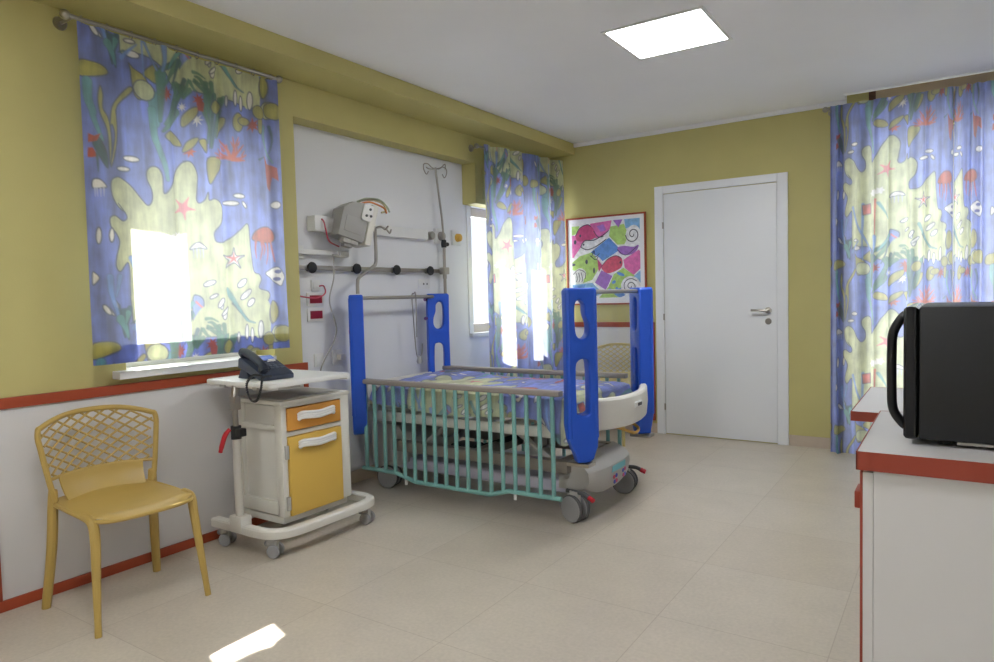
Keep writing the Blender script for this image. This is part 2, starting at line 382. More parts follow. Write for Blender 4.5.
('p','white',1,0,[(0.663,2.427),(0.661,2.415),(0.657,2.406),(0.651,2.399),(0.645,2.398),(0.64,2.402),(0.637,2.409),(0.636,2.42),(0.638,2.431),(0.642,2.441),(0.648,2.447),(0.654,2.449),(0.659,2.445),(0.662,2.437)]),
('p','white',1,0,[(0.643,2.471),(0.641,2.463),(0.639,2.456),(0.636,2.452),(0.632,2.451),(0.63,2.454),(0.628,2.46),(0.627,2.467),(0.629,2.476),(0.631,2.483),(0.634,2.487),(0.638,2.488),(0.64,2.485),(0.642,2.479)]),
('s','coral',0.02,0.006,[(0.739,2.002),(0.698,2.006),(0.643,2.019)]),
('s','coral',0.02,0.006,[(0.739,2.002),(0.698,2.017),(0.673,2.045)]),
('s','coral',0.02,0.006,[(0.739,2.002),(0.717,2.046),(0.681,2.097)]),
('s','coral',0.02,0.006,[(0.739,2.002),(0.718,2.031),(0.713,2.073)]),
('s','coral',0.02,0.006,[(0.739,2.002),(0.753,2.056),(0.75,2.118)]),
('s','coral',0.02,0.006,[(0.739,2.002),(0.754,2.056),(0.785,2.124)]),
('s','coral',0.02,0.006,[(0.739,2.002),(0.764,2.038),(0.773,2.083)]),
('s','coral',0.02,0.006,[(0.739,2.002),(0.77,2.039),(0.817,2.09)]),
('s','coral',0.02,0.006,[(0.739,2.002),(0.793,2.017),(0.832,2.04)]),
('s','coral',0.02,0.006,[(0.739,2.002),(0.771,2),(0.82,2.012)]),
('s','coral',0.013,0.0039,[(0.699,2.041),(0.687,2.068)]),
('s','coral',0.013,0.0039,[(0.721,2.04),(0.7,2.062)]),
('s','coral',0.013,0.0039,[(0.75,2.07),(0.737,2.094)]),
('s','coral',0.013,0.0039,[(0.778,2.084),(0.791,2.105)]),
('s','coral',0.013,0.0039,[(0.789,2.06),(0.806,2.08)]),
('s','coral',0.013,0.0039,[(0.677,2.02),(0.66,2.043)]),
('s','coral',0.013,0.0039,[(0.801,2.031),(0.823,2.061)]),
('s','coral',0.013,0.0039,[(0.652,1.999),(0.695,2)]),
('s','coral',0.013,0.0039,[(0.734,2.003),(0.82,2.008)]),
('s','teal',0.022,0.0066,[(0.952,2.212),(0.943,2.148),(0.962,2.088),(0.997,2.02)]),
('s','dteal',0.016,0.0048,[(0.987,2.219),(0.998,2.148),(0.983,2.073)]),
('s','dteal',0.012,0.0036,[(0.91,2.027),(0.944,2.047)]),
('p','red',0,0,[(0.944,2.053),(0.966,2.014),(1.018,1.996),(1.026,1.923),(0.991,1.942),(0.978,1.863),(0.96,1.888),(0.951,1.968)]),
('p','white',1,0,[(0.806,1.816),(0.802,1.811),(0.791,1.806),(0.776,1.803),(0.76,1.803),(0.746,1.805),(0.736,1.809),(0.734,1.814),(0.738,1.819),(0.749,1.824),(0.763,1.827),(0.779,1.827),(0.794,1.825),(0.803,1.821)]),
('p','white',1,0,[(0.766,1.775),(0.761,1.77),(0.749,1.765),(0.731,1.761),(0.711,1.76),(0.694,1.762),(0.683,1.765),(0.679,1.77),(0.684,1.776),(0.696,1.781),(0.714,1.784),(0.734,1.785),(0.751,1.784),(0.763,1.78)]),
('p','white',1,0,[(1.032,1.793),(1.029,1.784),(1.021,1.776),(1.01,1.771),(0.998,1.77),(0.987,1.773),(0.98,1.779),(0.978,1.788),(0.981,1.797),(0.989,1.805),(1,1.81),(1.012,1.811),(1.022,1.808),(1.03,1.802)]),
('p','white',1,0,[(0.81,1.778),(0.815,1.771),(0.817,1.764),(0.816,1.758),(0.812,1.756),(0.806,1.756),(0.799,1.76),(0.792,1.767),(0.787,1.774),(0.785,1.781),(0.786,1.787),(0.79,1.789),(0.796,1.789),(0.803,1.785)]),
('p','coral',1,1,[(0.844,1.593),(0.864,1.634),(0.913,1.662),(0.968,1.659),(0.989,1.624),(0.981,1.587),(0.931,1.577),(0.888,1.582)]),
('s','coral',0.014,0.0042,[(0.867,1.585),(0.862,1.536),(0.867,1.491)]),
('s','coral',0.014,0.0042,[(0.899,1.582),(0.902,1.537),(0.888,1.483)]),
('s','coral',0.014,0.0042,[(0.937,1.58),(0.939,1.521),(0.925,1.461)]),
('s','coral',0.014,0.0042,[(0.909,1.578),(0.919,1.547),(0.911,1.511)]),
('s','coral',0.014,0.0042,[(0.967,1.586),(0.978,1.531),(0.987,1.476)]),
('p','white',1,1,[(0.721,1.541),(0.732,1.499),(0.784,1.502),(0.74,1.476),(0.755,1.435),(0.717,1.461),(0.676,1.433),(0.695,1.475),(0.655,1.498),(0.705,1.498)]),
('p','rose',0,0,[(0.72,1.521),(0.724,1.492),(0.758,1.497),(0.728,1.482),(0.741,1.455),(0.717,1.475),(0.692,1.454),(0.708,1.481),(0.679,1.494),(0.712,1.492)]),
('p','pink',0,1,[(0.524,1.72),(0.475,1.709),(0.466,1.664),(0.446,1.702),(0.399,1.691),(0.434,1.725),(0.414,1.762),(0.455,1.746),(0.491,1.781),(0.481,1.736)]),
('p','white',1,1,[(0.48,1.521),(0.504,1.549),(0.531,1.559),(0.554,1.549),(0.574,1.528),(0.53,1.531)]),
('s','pale',0.007,0.0021,[(0.498,1.522),(0.498,1.479)]),
('s','pale',0.007,0.0021,[(0.516,1.523),(0.516,1.48)]),
('s','pale',0.007,0.0021,[(0.534,1.523),(0.535,1.48)]),
('s','pale',0.007,0.0021,[(0.552,1.524),(0.553,1.481)]),
('p','white',1,0,[(0.79,1.377),(0.792,1.37),(0.788,1.36),(0.779,1.349),(0.767,1.339),(0.753,1.333),(0.741,1.331),(0.733,1.334),(0.731,1.342),(0.735,1.352),(0.744,1.362),(0.756,1.372),(0.77,1.378),(0.782,1.38)]),
('p','white',1,0,[(0.822,1.321),(0.823,1.314),(0.816,1.302),(0.803,1.29),(0.786,1.278),(0.769,1.27),(0.755,1.267),(0.747,1.27),(0.746,1.277),(0.752,1.288),(0.765,1.301),(0.782,1.312),(0.799,1.321),(0.813,1.324)]),
('p','white',1,0,[(0.841,1.272),(0.844,1.265),(0.842,1.255),(0.834,1.245),(0.823,1.236),(0.811,1.231),(0.799,1.229),(0.792,1.232),(0.789,1.239),(0.791,1.249),(0.798,1.259),(0.809,1.268),(0.822,1.274),(0.833,1.275)]),
('p','white',1,0,[(0.61,1.365),(0.609,1.358),(0.601,1.35),(0.588,1.344),(0.573,1.339),(0.559,1.337),(0.548,1.338),(0.543,1.343),(0.544,1.349),(0.552,1.356),(0.564,1.363),(0.579,1.368),(0.594,1.37),(0.605,1.369)]),
('p','white',1,0,[(0.647,1.277),(0.65,1.273),(0.65,1.264),(0.646,1.254),(0.639,1.243),(0.632,1.234),(0.624,1.228),(0.618,1.228),(0.615,1.232),(0.616,1.241),(0.619,1.252),(0.626,1.262),(0.633,1.271),(0.641,1.277)]),
('p','white',1,0,[(0.68,1.232),(0.681,1.227),(0.677,1.219),(0.669,1.208),(0.658,1.198),(0.647,1.19),(0.638,1.186),(0.633,1.186),(0.632,1.191),(0.636,1.199),(0.644,1.209),(0.655,1.22),(0.666,1.228),(0.675,1.232)]),
('p','white',1,0,[(0.618,1.298),(0.618,1.294),(0.613,1.288),(0.605,1.282),(0.596,1.278),(0.586,1.275),(0.579,1.274),(0.575,1.277),(0.575,1.281),(0.579,1.286),(0.587,1.292),(0.597,1.297),(0.606,1.3),(0.614,1.3)]),
('s','teal',0.024,0.0072,[(0.68,1.321),(0.716,1.251),(0.772,1.17),(0.792,1.154),(0.839,1.141)]),
('p','white',1,1,[(0.917,1.409),(0.968,1.437),(1.004,1.444),(1.034,1.398),(1.026,1.366),(1.008,1.342),(0.965,1.375)]),
('p','navy',0,0,[(1.019,1.421),(1.017,1.417),(1.012,1.413),(1.004,1.41),(0.996,1.41),(0.989,1.412),(0.984,1.416),(0.983,1.421),(0.985,1.426),(0.99,1.43),(0.997,1.432),(1.005,1.432),(1.013,1.43),(1.017,1.426)]),
('p','navy',0,0,[(1.013,1.379),(1.011,1.375),(1.005,1.371),(0.997,1.369),(0.988,1.368),(0.98,1.371),(0.975,1.374),(0.973,1.379),(0.975,1.384),(0.981,1.388),(0.989,1.39),(0.998,1.39),(1.006,1.388),(1.012,1.384)]),
('p','leaf',1,0,[(0.993,1.197),(0.989,1.17),(0.979,1.148),(0.967,1.136),(0.954,1.137),(0.943,1.15),(0.936,1.172),(0.935,1.199),(0.939,1.226),(0.948,1.247),(0.96,1.259),(0.973,1.259),(0.984,1.247),(0.991,1.224)]),
('p','leaf',1,0,[(1.065,1.07),(1.059,1.049),(1.043,1.034),(1.021,1.026),(0.998,1.028),(0.977,1.038),(0.964,1.055),(0.96,1.076),(0.966,1.096),(0.981,1.111),(1.002,1.119),(1.026,1.118),(1.047,1.108),(1.061,1.09)]),
('p','leaf',1,0,[(0.958,1.048),(0.954,1.032),(0.943,1.02),(0.927,1.014),(0.911,1.015),(0.896,1.023),(0.887,1.037),(0.884,1.053),(0.888,1.068),(0.899,1.08),(0.914,1.087),(0.931,1.086),(0.946,1.078),(0.955,1.064)]),
('p','leaf',1,0,[(0.864,0.993),(0.864,0.983),(0.856,0.973),(0.842,0.966),(0.825,0.962),(0.808,0.963),(0.795,0.968),(0.788,0.976),(0.788,0.986),(0.796,0.995),(0.81,1.003),(0.827,1.007),(0.844,1.006),(0.857,1.001)]),
('p','white',1,0,[(0.062,1.564),(0.06,1.548),(0.056,1.535),(0.051,1.528),(0.045,1.528),(0.041,1.534),(0.038,1.547),(0.038,1.563),(0.04,1.579),(0.044,1.592),(0.049,1.599),(0.055,1.6),(0.059,1.593),(0.062,1.58)]),
('p','white',1,0,[(0.118,1.57),(0.116,1.556),(0.112,1.545),(0.107,1.539),(0.102,1.538),(0.098,1.544),(0.096,1.555),(0.095,1.569),(0.097,1.582),(0.101,1.593),(0.106,1.6),(0.111,1.6),(0.115,1.594),(0.117,1.583)]),
('p','white',1,1,[(0.015,1.398),(0.026,1.398),(0.044,1.376),(0.023,1.35),(0.013,1.35)]),
('p','white',1,0,[(0.087,1.212),(0.082,1.211),(0.074,1.214),(0.065,1.222),(0.058,1.232),(0.053,1.242),(0.052,1.251),(0.054,1.256),(0.06,1.257),(0.068,1.254),(0.076,1.246),(0.083,1.236),(0.088,1.226),(0.09,1.217)]),
('p','white',1,0,[(0.12,1.237),(0.115,1.237),(0.109,1.242),(0.103,1.25),(0.098,1.26),(0.095,1.269),(0.095,1.277),(0.097,1.282),(0.102,1.281),(0.108,1.277),(0.114,1.269),(0.12,1.259),(0.122,1.249),(0.123,1.241)]),
('s','blue3',0.03,0.009,[(0.089,1.38),(0.093,1.309),(0.117,1.211),(0.116,1.18)]),
('s','blue3',0.024,0.0072,[(0.135,1.384),(0.124,1.332),(0.113,1.294)]),
('s','teal',0.04,0.012,[(0.127,1.191),(0.148,1.152),(0.159,1.108)]),
('s','teal',0.03,0.009,[(0.166,1.216),(0.153,1.171)]),
('s','blue3',0.026,0.0078,[(0.195,1.469),(0.24,1.362),(0.298,1.244),(0.35,1.129)]),
('s','blue3',0.02,0.006,[(0.291,1.488),(0.288,1.37),(0.285,1.228),(0.29,1.085)]),
('s','rose',0.016,0.0048,[(0.391,1.516),(0.388,1.371),(0.388,1.208)]),
('s','teal',0.02,0.006,[(0.407,1.492),(0.466,1.371)]),
('s','blue3',0.02,0.006,[(0.19,1.146),(0.227,1.19),(0.261,1.224)]),
('s','teal',0.024,0.0072,[(0.478,1.255),(0.431,1.19),(0.402,1.143)]),
('s','blue3',0.03,0.009,[(0.382,1.249),(0.383,1.184),(0.371,1.128)]),
('p','white',0,0,[(0.407,1.565),(0.39,1.554),(0.388,1.536),(0.372,1.544),(0.355,1.534),(0.355,1.552),(0.339,1.561),(0.356,1.571),(0.357,1.59),(0.374,1.582),(0.391,1.592),(0.391,1.573)]),
('p','white',0,0,[(0.442,1.579),(0.427,1.569),(0.425,1.553),(0.411,1.56),(0.395,1.552),(0.396,1.568),(0.382,1.575),(0.397,1.585),(0.398,1.601),(0.413,1.594),(0.428,1.603),(0.428,1.586)]),
('p','rose',1,0,[(0.286,1.48),(0.344,1.49),(0.349,1.419),(0.291,1.41)]),
('p','leaf2',1,0,[(0.338,1.018),(0.332,0.998),(0.317,0.983),(0.296,0.976),(0.273,0.978),(0.254,0.989),(0.241,1.006),(0.237,1.026),(0.243,1.045),(0.257,1.06),(0.278,1.067),(0.3,1.066),(0.32,1.055),(0.334,1.038)]),
('s','green',0.024,0.0072,[(0.489,1.084),(0.459,1.024),(0.432,1.01)]),
('s','green',0.024,0.0072,[(0.487,1.039),(0.508,1.096),(0.518,1.129)]),
('s','green',0.024,0.0072,[(0.435,1.084),(0.45,1.025)]),
('s','green',0.024,0.0072,[(0.611,1.115),(0.584,1.151),(0.557,1.156)]),
('s','green',0.024,0.0072,[(0.615,1.089),(0.573,1.117),(0.546,1.127)]),
('s','green',0.026,0.0078,[(0.629,1.08),(0.619,0.986)]),
('s','green',0.026,0.0078,[(0.663,1.082),(0.643,0.992)]),
('s','green',0.026,0.0078,[(0.697,1.071),(0.662,0.982)]),
('s','green',0.026,0.0078,[(0.453,1.091),(0.487,1.039)]),
('s','green',0.026,0.0078,[(0.525,1.078),(0.486,1.03)]),
('p','red',0,0,[(0.564,1.033),(0.584,1.057),(0.602,1.03),(0.595,0.988),(0.567,0.99)]),
('p','white',1,0,[(0.826,1.075),(0.824,1.057),(0.82,1.043),(0.815,1.035),(0.81,1.035),(0.806,1.044),(0.803,1.058),(0.803,1.076),(0.805,1.094),(0.809,1.108),(0.814,1.116),(0.819,1.115),(0.823,1.107),(0.826,1.093)]),
('p','leaf',1,0,[(0.692,1.014),(0.682,1),(0.668,0.991),(0.654,0.988),(0.642,0.993),(0.635,1.005),(0.633,1.02),(0.638,1.036),(0.648,1.051),(0.661,1.06),(0.675,1.062),(0.687,1.058),(0.695,1.046),(0.697,1.031)])]
# ------------------------------------------------------------------ printed cloth pattern (underwater scene) on a repeating tile
PW, PH, PZ0 = 1.10, 1.232, 1.08            # width and height of one repeat in metres, z of its lower edge
RES = 0.003
INK = dict(cream=(195, 199, 160), blue2=(128, 146, 210), blue3=(112, 150, 214), leaf=(166, 160, 92), leaf2=(190, 196, 160),
           teal=(92, 152, 158), dteal=(52, 92, 108), green=(74, 124, 104), red=(162, 50, 44), coral=(190, 78, 58),
           rose=(214, 104, 100), pink=(216, 122, 132), white=(236, 232, 230), pale=(186, 190, 222), navy=(60, 70, 150))
BASE_BLUE = (106, 122, 194)
LINE = (62, 72, 104)

def paint_tile():
    nx, ny = int(round(PW / RES)), int(round(PH / RES))
    xs = (np.arange(nx) + 0.5) * PW / nx; ys = (np.arange(ny) + 0.5) * PH / ny
    img = np.empty((ny, nx, 3)); img[:] = [lin(c) for c in BASE_BLUE]
    # watery lighter strokes in the blue
    rs = np.random.RandomState(3)
    for _ in range(110):
        cx, cy, w, h, s = rs.rand() * PW, rs.rand() * PH, 0.006 + 0.03 * rs.rand(), 0.06 + 0.2 * rs.rand(), rs.uniform(-0.34, 0.44)
        dx = np.minimum(abs(xs - cx), PW - abs(xs - cx)); dy = np.minimum(abs(ys - cy), PH - abs(ys - cy))
        g = np.exp(-(dx / w) ** 2)[None, :] * np.exp(-(dy / h) ** 2)[:, None]
        img *= (1 + s * g)[..., None]
    def put(mask, sl, col, alpha=1.0):
        c = np.array([lin(k) for k in col]); a = (mask * alpha)[..., None]
        iy, ix = np.ix_(sl[0] % ny, sl[1] % nx)
        img[iy, ix] = img[iy, ix] * (1 - a) + c * a
    def region(P, pad):
        x0, x1 = P[:, 0].min() - pad, P[:, 0].max() + pad; y0, y1 = P[:, 1].min() - pad, P[:, 1].max() + pad
        ix = np.arange(int(math.floor(x0 / PW * nx)), int(math.ceil(x1 / PW * nx)) + 1)
        iy = np.arange(int(math.floor(y0 / PH * ny)), int(math.ceil(y1 / PH * ny)) + 1)
        # never write one pixel twice
        ix = ix[:nx]; iy = iy[:ny]
        X, Y = np.meshgrid((ix + 0.5) * PW / nx, (iy + 0.5) * PH / ny)
        return X, Y, (iy, ix)
    def segdist(X, Y, P, closed, W=None):
        D = np.full(X.shape, 9.0); n = len(P)
        for i in range(n if closed else n - 1):
            a, b = P[i], P[(i + 1) % n]; d = b - a; l2 = max((d * d).sum(), 1e-12)
            t = np.clip(((X - a[0]) * d[0] + (Y - a[1]) * d[1]) / l2, 0, 1)
            q = np.hypot(X - a[0] - t * d[0], Y - a[1] - t * d[1])
            if W is not None:
                q = q - (W[i] * (1 - t) + W[min(i + 1, n - 1)] * t)
            D = np.minimum(D, q)
        return D
    for it in PATTERN:
        pts = [(x, z - PZ0, 0) for x, z in it[4]]
        if it[0] == 'p':
            _, c, ol, sm, _p = it
            if sm:
                pts = smooth_path(pts, 5, True)
            P = np.array([(p[0], p[1]) for p in pts])
            X, Y, sl = region(P, 0.01)
            ins = np.zeros(X.shape, bool); n = len(P)
            for i in range(n):
                a, b = P[i], P[(i + 1) % n]
                if a[1] == b[1]: continue
                cr = ((a[1] > Y) != (b[1] > Y)) & (X < (b[0] - a[0]) * (Y - a[1]) / (b[1] - a[1]) + a[0])
                ins ^= cr
            D = segdist(X, Y, P, True)
            sd = np.where(ins, -D, D)
            soft = 1.0 if not sm else 1.0
            put(np.clip(0.5 - sd / 0.003, 0, 1), sl, INK[c])
            if ol:
                # thin pen line, and a slightly greener rim inside it
                put(np.clip(1 - abs(sd + 0.012) / 0.012, 0, 1) * ins, sl, tuple(int(k * 0.86) for k in INK[c]), 0.45)
                put(np.clip(1.4 - abs(sd) / 0.0034, 0, 1), sl, LINE, 0.9)
        else:
            _, c, w0, w1, _p = it
            pts = smooth_path(pts, 5) if len(pts) > 2 else [V(p) for p in pts]
            P = np.array([(p[0], p[1]) for p in pts])
            W = np.linspace(w0, w1, len(P)) * 0.5
            X, Y, sl = region(P, w0 + 0.01)
            sd = segdist(X, Y, P, False, W)
            put(np.clip(0.5 - sd / 0.004, 0, 1), sl, INK[c], 0.9)
            if w0 > 0.02:
                put(np.clip(1.0 - abs(sd) / 0.003, 0, 1), sl, LINE, 0.45)
    return img
TILE = paint_tile()

def tile_at(u, z):
    ny, nx = TILE.shape[:2]
    fx = (u / PW * nx - 0.5) % nx; fy = ((z - PZ0) / PH * ny - 0.5) % ny
    x0 = np.floor(fx).astype(int); y0 = np.floor(fy).astype(int); ax = (fx - x0)[..., None]; ay = (fy - y0)[..., None]
    x0 %= nx; y0 %= ny; x1 = (x0 + 1) % nx; y1 = (y0 + 1) % ny
    return TILE[y0, x0] * (1 - ax) * (1 - ay) + TILE[y0, x1] * ax * (1 - ay) + TILE[y1, x0] * (1 - ax) * ay + TILE[y1, x1] * ax * ay

def cloth_mesh(name, P, U, Z, m, parent=None):
    """P (nv,nu,3) positions, U/Z print coordinates in metres"""
    nv, nu = U.shape
    me = bpy.data.meshes.new(name)
    idx = np.arange(nv * nu).reshape(nv, nu)
    F = np.stack([idx[:-1, :-1], idx[:-1, 1:], idx[1:, 1:], idx[1:, :-1]], -1).reshape(-1, 4)
    me.vertices.add(nv * nu); me.vertices.foreach_set('co', P.reshape(-1).astype(np.float32))
    me.loops.add(F.size); me.loops.foreach_set('vertex_index', F.reshape(-1).astype(np.int32))
    me.polygons.add(len(F)); me.polygons.foreach_set('loop_start', (np.arange(len(F)) * 4).astype(np.int32))
    me.update(calc_edges=True)
    me.polygons.foreach_set('use_smooth', np.ones(len(F), bool))
    c = np.concatenate([tile_at(U, Z), np.ones((nv, nu, 1))], -1).astype(np.float32)
    at = me.color_attributes.new('print', 'FLOAT_COLOR', 'POINT'); at.data.foreach_set('color', c.reshape(-1))
    av = me.attributes.new('cloth', 'FLOAT_VECTOR', 'POINT')
    av.data.foreach_set('vector', np.stack([U, Z, np.zeros_like(U)], -1).reshape(-1).astype(np.float32))
    me.materials.append(m)
    o = bpy.data.objects.new(name, me); COL.objects.link(o)
    if parent is not None: o.parent = parent
    return o
curtain_cloth = fabric('printed_curtain_cotton', 0.42)
sheet_cloth = fabric('printed_sheet_cotton', 0.12, fade=0.15)

# ------------------------------------------------------------------ room shell
W, H, YB = 3.85, 2.656, -8.0
# floor
fm = bpy.data.materials.new('floor_tiles'); fm.use_nodes = True
nt = fm.node_tree; N = nt.nodes; L = nt.links; b = N['Principled BSDF']
tc = N.new('ShaderNodeTexCoord'); mp = N.new('ShaderNodeMapping')
L.new(tc.outputs['Object'], mp.inputs['Vector'])
mp.inputs['Location'].default_value = (-0.53, 0.33, 0)
br = N.new('ShaderNodeTexBrick'); br.offset = 0.0; br.inputs['Scale'].default_value = 1
br.inputs['Brick Width'].default_value = 0.6; br.inputs['Row Height'].default_value = 0.6
br.inputs['Mortar Size'].default_value = 0.0022; br.inputs['Mortar Smooth'].default_value = 0.3
br.inputs['Color1'].default_value = rgb(192, 182, 167); br.inputs['Color2'].default_value = rgb(196, 187, 173); br.inputs['Mortar'].default_value = rgb(176, 165, 150)
L.new(mp.outputs['Vector'], br.inputs['Vector'])
ns = N.new('ShaderNodeTexNoise'); ns.inputs['Scale'].default_value = 3.5; ns.inputs['Detail'].default_value = 8; ns.inputs['Roughness'].default_value = 0.65
L.new(tc.outputs['Object'], ns.inputs['Vector'])
ns2 = N.new('ShaderNodeTexNoise'); ns2.inputs['Scale'].default_value = 70; ns2.inputs['Detail'].default_value = 3
L.new(tc.outputs['Object'], ns2.inputs['Vector'])
ad = N.new('ShaderNodeMath'); ad.operation = 'ADD'; L.new(ns.outputs['Fac'], ad.inputs[0]); L.new(ns2.outputs['Fac'], ad.inputs[1])
mr = N.new('ShaderNodeMapRange'); mr.inputs['From Min'].default_value = 0.7; mr.inputs['From Max'].default_value = 1.3; mr.inputs['To Min'].default_value = 0.9; mr.inputs['To Max'].default_value = 1.08
L.new(ad.outputs[0], mr.inputs['Value'])
mx = N.new('ShaderNodeMix'); mx.data_type = 'RGBA'; mx.blend_type = 'MULTIPLY'; mx.inputs['Factor'].default_value = 1
L.new(br.outputs['Color'], mx.inputs['A']); L.new(mr.outputs['Result'], mx.inputs['B']); L.new(mx.outputs['Result'], b.inputs['Base Color'])
b.inputs['Roughness'].default_value = 0.34
struct('floor', MB().box(-0.4, W + 0.2, YB - 0.2, 0.3, -0.1, 0), fm, 'beige stone tile floor of the hospital room', 'floor')
struct('ceiling', MB().box(-0.4, W + 0.2, YB - 0.2, -0.157, H, H + 0.16).box(-0.4, 2.596, -0.157, 0.3, H, H + 0.16).box(2.596, W + 0.2, -0.157, 0.3, H + 0.13, H + 0.16), ceil_paint, 'flat white painted ceiling', 'ceiling')
# left wall: yellow wall with the first window, then the lintel that carries on over the alcove
W1 = (-4.10, -3.24, 0.945, 2.08)
mb = MB()
mb.box(-0.4, 0, YB, W1[0], 0, H); mb.box(-0.4, 0, W1[0], W1[1], 0, W1[2] - 0.037); mb.box(-0.4, 0, W1[0], W1[1], W1[3], H)
mb.box(-0.4, 0, W1[1], -3.04, 0, H); mb.box(-0.4, 0, -3.04, 0.0, 2.351, H)
struct('wall_left', mb, yellow, 'yellow painted left wall around the short curtained window', 'wall')
struct('trim_1', MB().box(0.0, 0.31, YB, 0, 2.559, H), yellow, 'yellow beam running under the ceiling along the left wall', 'beam')
# white alcove behind the bed with the second window
W2 = (-1.09, -0.12, 0.945, 2.02)
AX = -0.135
mb = MB()
mb.box(-0.4, AX, -3.04, W2[0], 0, 2.351); mb.box(-0.4, AX, W2[0], W2[1], 0, W2[2] - 0.035); mb.box(-0.4, AX, W2[1], 0, 0, 2.351)
mb.box(-0.4, AX, W2[0], W2[1], W2[3], 2.351)
struct('wall_alcove', mb, white_paint, 'white painted alcove wall behind the head of the bed', 'wall')
mb = MB(); mb.box(AX, 0.0, -1.184, -0.002, 2.0225, 2.351)
mb.box(0.0, 0.006, -1.09, -0.1, 2.06, 2.32, 0.002)
struct('trim_2', mb, yellow, 'yellow roller shutter box above the window beside the bed', 'shutter box')
# back wall with the balcony window behind the long curtain
W3 = (2.74, 3.74, 0.08, 2.38)
mb = MB()
mb.box(-0.4, W3[0], 0, 0.3, 0, H); mb.box(W3[0], W3[1], 0, 0.3, 0, W3[2]); mb.box(W3[0], W3[1], 0, 0.3, W3[3], H); mb.box(W3[1], W + 0.2, 0, 0.3, 0, H); mb.box(2.596, W + 0.2, 0, 0.3, H, H + 0.13)
struct('wall_back', mb, yellow, 'yellow painted back wall with the white door', 'wall')
struct('wall_right', MB().box(W, W + 0.2, YB, 0, 0, H), white_paint, 'white painted right wall behind the cabinet', 'wall')
struct('wall_front', MB().box(-0.4, W + 0.2, YB - 0.2, YB, 0, H), white_paint, 'white painted front wall behind the viewer', 'wall')
# cornice on the back wall, shutter box above the long curtain
struct('trim_3', MB().box(0.31, 2.596, -0.025, 0, 2.622, H, 0.006), ceil_paint, 'narrow white cornice along the top of the back wall', 'cornice')
mb = MB(); mb.box(2.787, W, -0.012, 0, 2.45, H + 0.13)
struct('trim_4', mb, brownbox, 'brown shutter box above the long curtain at the back wall', 'shutter box')
struct('trim_5', MB().box(2.742, 2.7865, -0.016, 0, 2.45, H + 0.13), darkbrown, 'dark brown end cap of the shutter box', 'trim')
struct('trim_6', MB().box(2.60, W, -0.20, -0.158, 2.648, H, 0.003), ceil_paint, 'white edge strip of the ceiling slot above the long curtain', 'cornice')

# windows
def window(name, axis, a0, a1, z0, z1, d, label, leaves=2, fmat=None, sillspec=None, ft=0.05):
    """axis 'y': opening spans y at x = d ; axis 'x': spans x at y = d"""
    fmat = fmat or pvc
    def bx(mb, p0, p1, q0, q1, zz0, zz1, bev=0.004):
        if axis == 'y': mb.box(q0, q1, p0, p1, zz0, zz1, bev)
        else: mb.box(p0, p1, q0, q1, zz0, zz1, bev)
        return mb
    root = thing(name, label, 'window', ((d, (a0 + a1) / 2, z0) if axis == 'y' else ((a0 + a1) / 2, d, z0)))
    root['kind'] = 'structure'
    off = root.location.copy()
    mb = MB(); t = 0.03
    for s in ((a0, a1, z0, z0 + ft), (a0, a1, z1 - ft, z1), (a0, a0 + ft, z0 + ft, z1 - ft), (a1 - ft, a1, z0 + ft, z1 - ft)):
        bx(mb, s[0], s[1], d - t, d + t, s[2], s[3])
    if leaves == 2:
        c = (a0 + a1) / 2; bx(mb, c - ft * 0.55, c + ft * 0.55, d - t, d + t, z0 + ft, z1 - ft)
    fr = mb.build('window_frame', fmat, root, loc=-off)
    spans = [(a0 + ft, a1 - ft)] if leaves == 1 else [(a0 + ft, (a0 + a1) / 2 - ft * 0.55), ((a0 + a1) / 2 + ft * 0.55, a1 - ft)]
    for s in spans:
        bx(MB(), s[0], s[1], d - 0.004, d + 0.004, z0 + ft, z1 - ft, 0).build('glass_pane', clear, root, loc=-off)
    if sillspec:
        mb = MB(); mb.box(*sillspec, 0.004); mb.build('window_sill', marble, root, loc=-off)
    return root, off
w1, o1 = window('window_1', 'y', W1[0], W1[1], W1[2], W1[3], -0.2, 'window in the left wall behind the short curtain', 2, None, (-0.4, 0.065, -4.165, -3.28, 0.908, 0.945), 0.09)
w2, o2 = window('window_2', 'y', W2[0], W2[1], W2[2], W2[3], -0.22, 'white framed window beside the bed, mostly behind the curtain', 2, wood_beige, (-0.4, -0.10, -1.14, -0.10, 0.91, 0.945), 0.075)
mb = MB()
for z in (1.12, 1.86): mb.tube([(-0.183, -1.045, z), (-0.183, -1.045, z + 0.09)], 0.008)
mb.build('hinge', dark_grey, w2, loc=-o2)
w3, o3 = window('window_3', 'x', W3[0], W3[1], W3[2], W3[3], 0.12, 'tall balcony window behind the long curtain at the back wall', 2)
mb = MB(); mb.box(AX, AX + 0.012, W2[0] - 0.055, W2[0], 0.945, W2[3] + 0.0)
struct('trim_7', mb, pvc, 'white casing beside the window in the alcove', 'trim')
# unseen slab added outside to shade the right-hand leaf of the first window
struct('sun_blocker_slab', MB().box(-5.1, -4.9, -2.07, -1.45, -3, 7), white_paint, 'unseen white sun blocker added outside beyond the left window', 'sun blocker')

# unseen boards added outside the second window to stripe the sun on its curtain
for y0, y1, lab in ((-0.86, -0.53, 'first'), (-0.34, -0.06, 'middle'), (0.21, 0.58, 'last')):
    struct('sun_blocker_strip', MB().box(-1.58, -1.50, y0, y1, -1, 5), white_paint, lab + ' unseen white sun blocker added outside the window beside the bed', 'post')

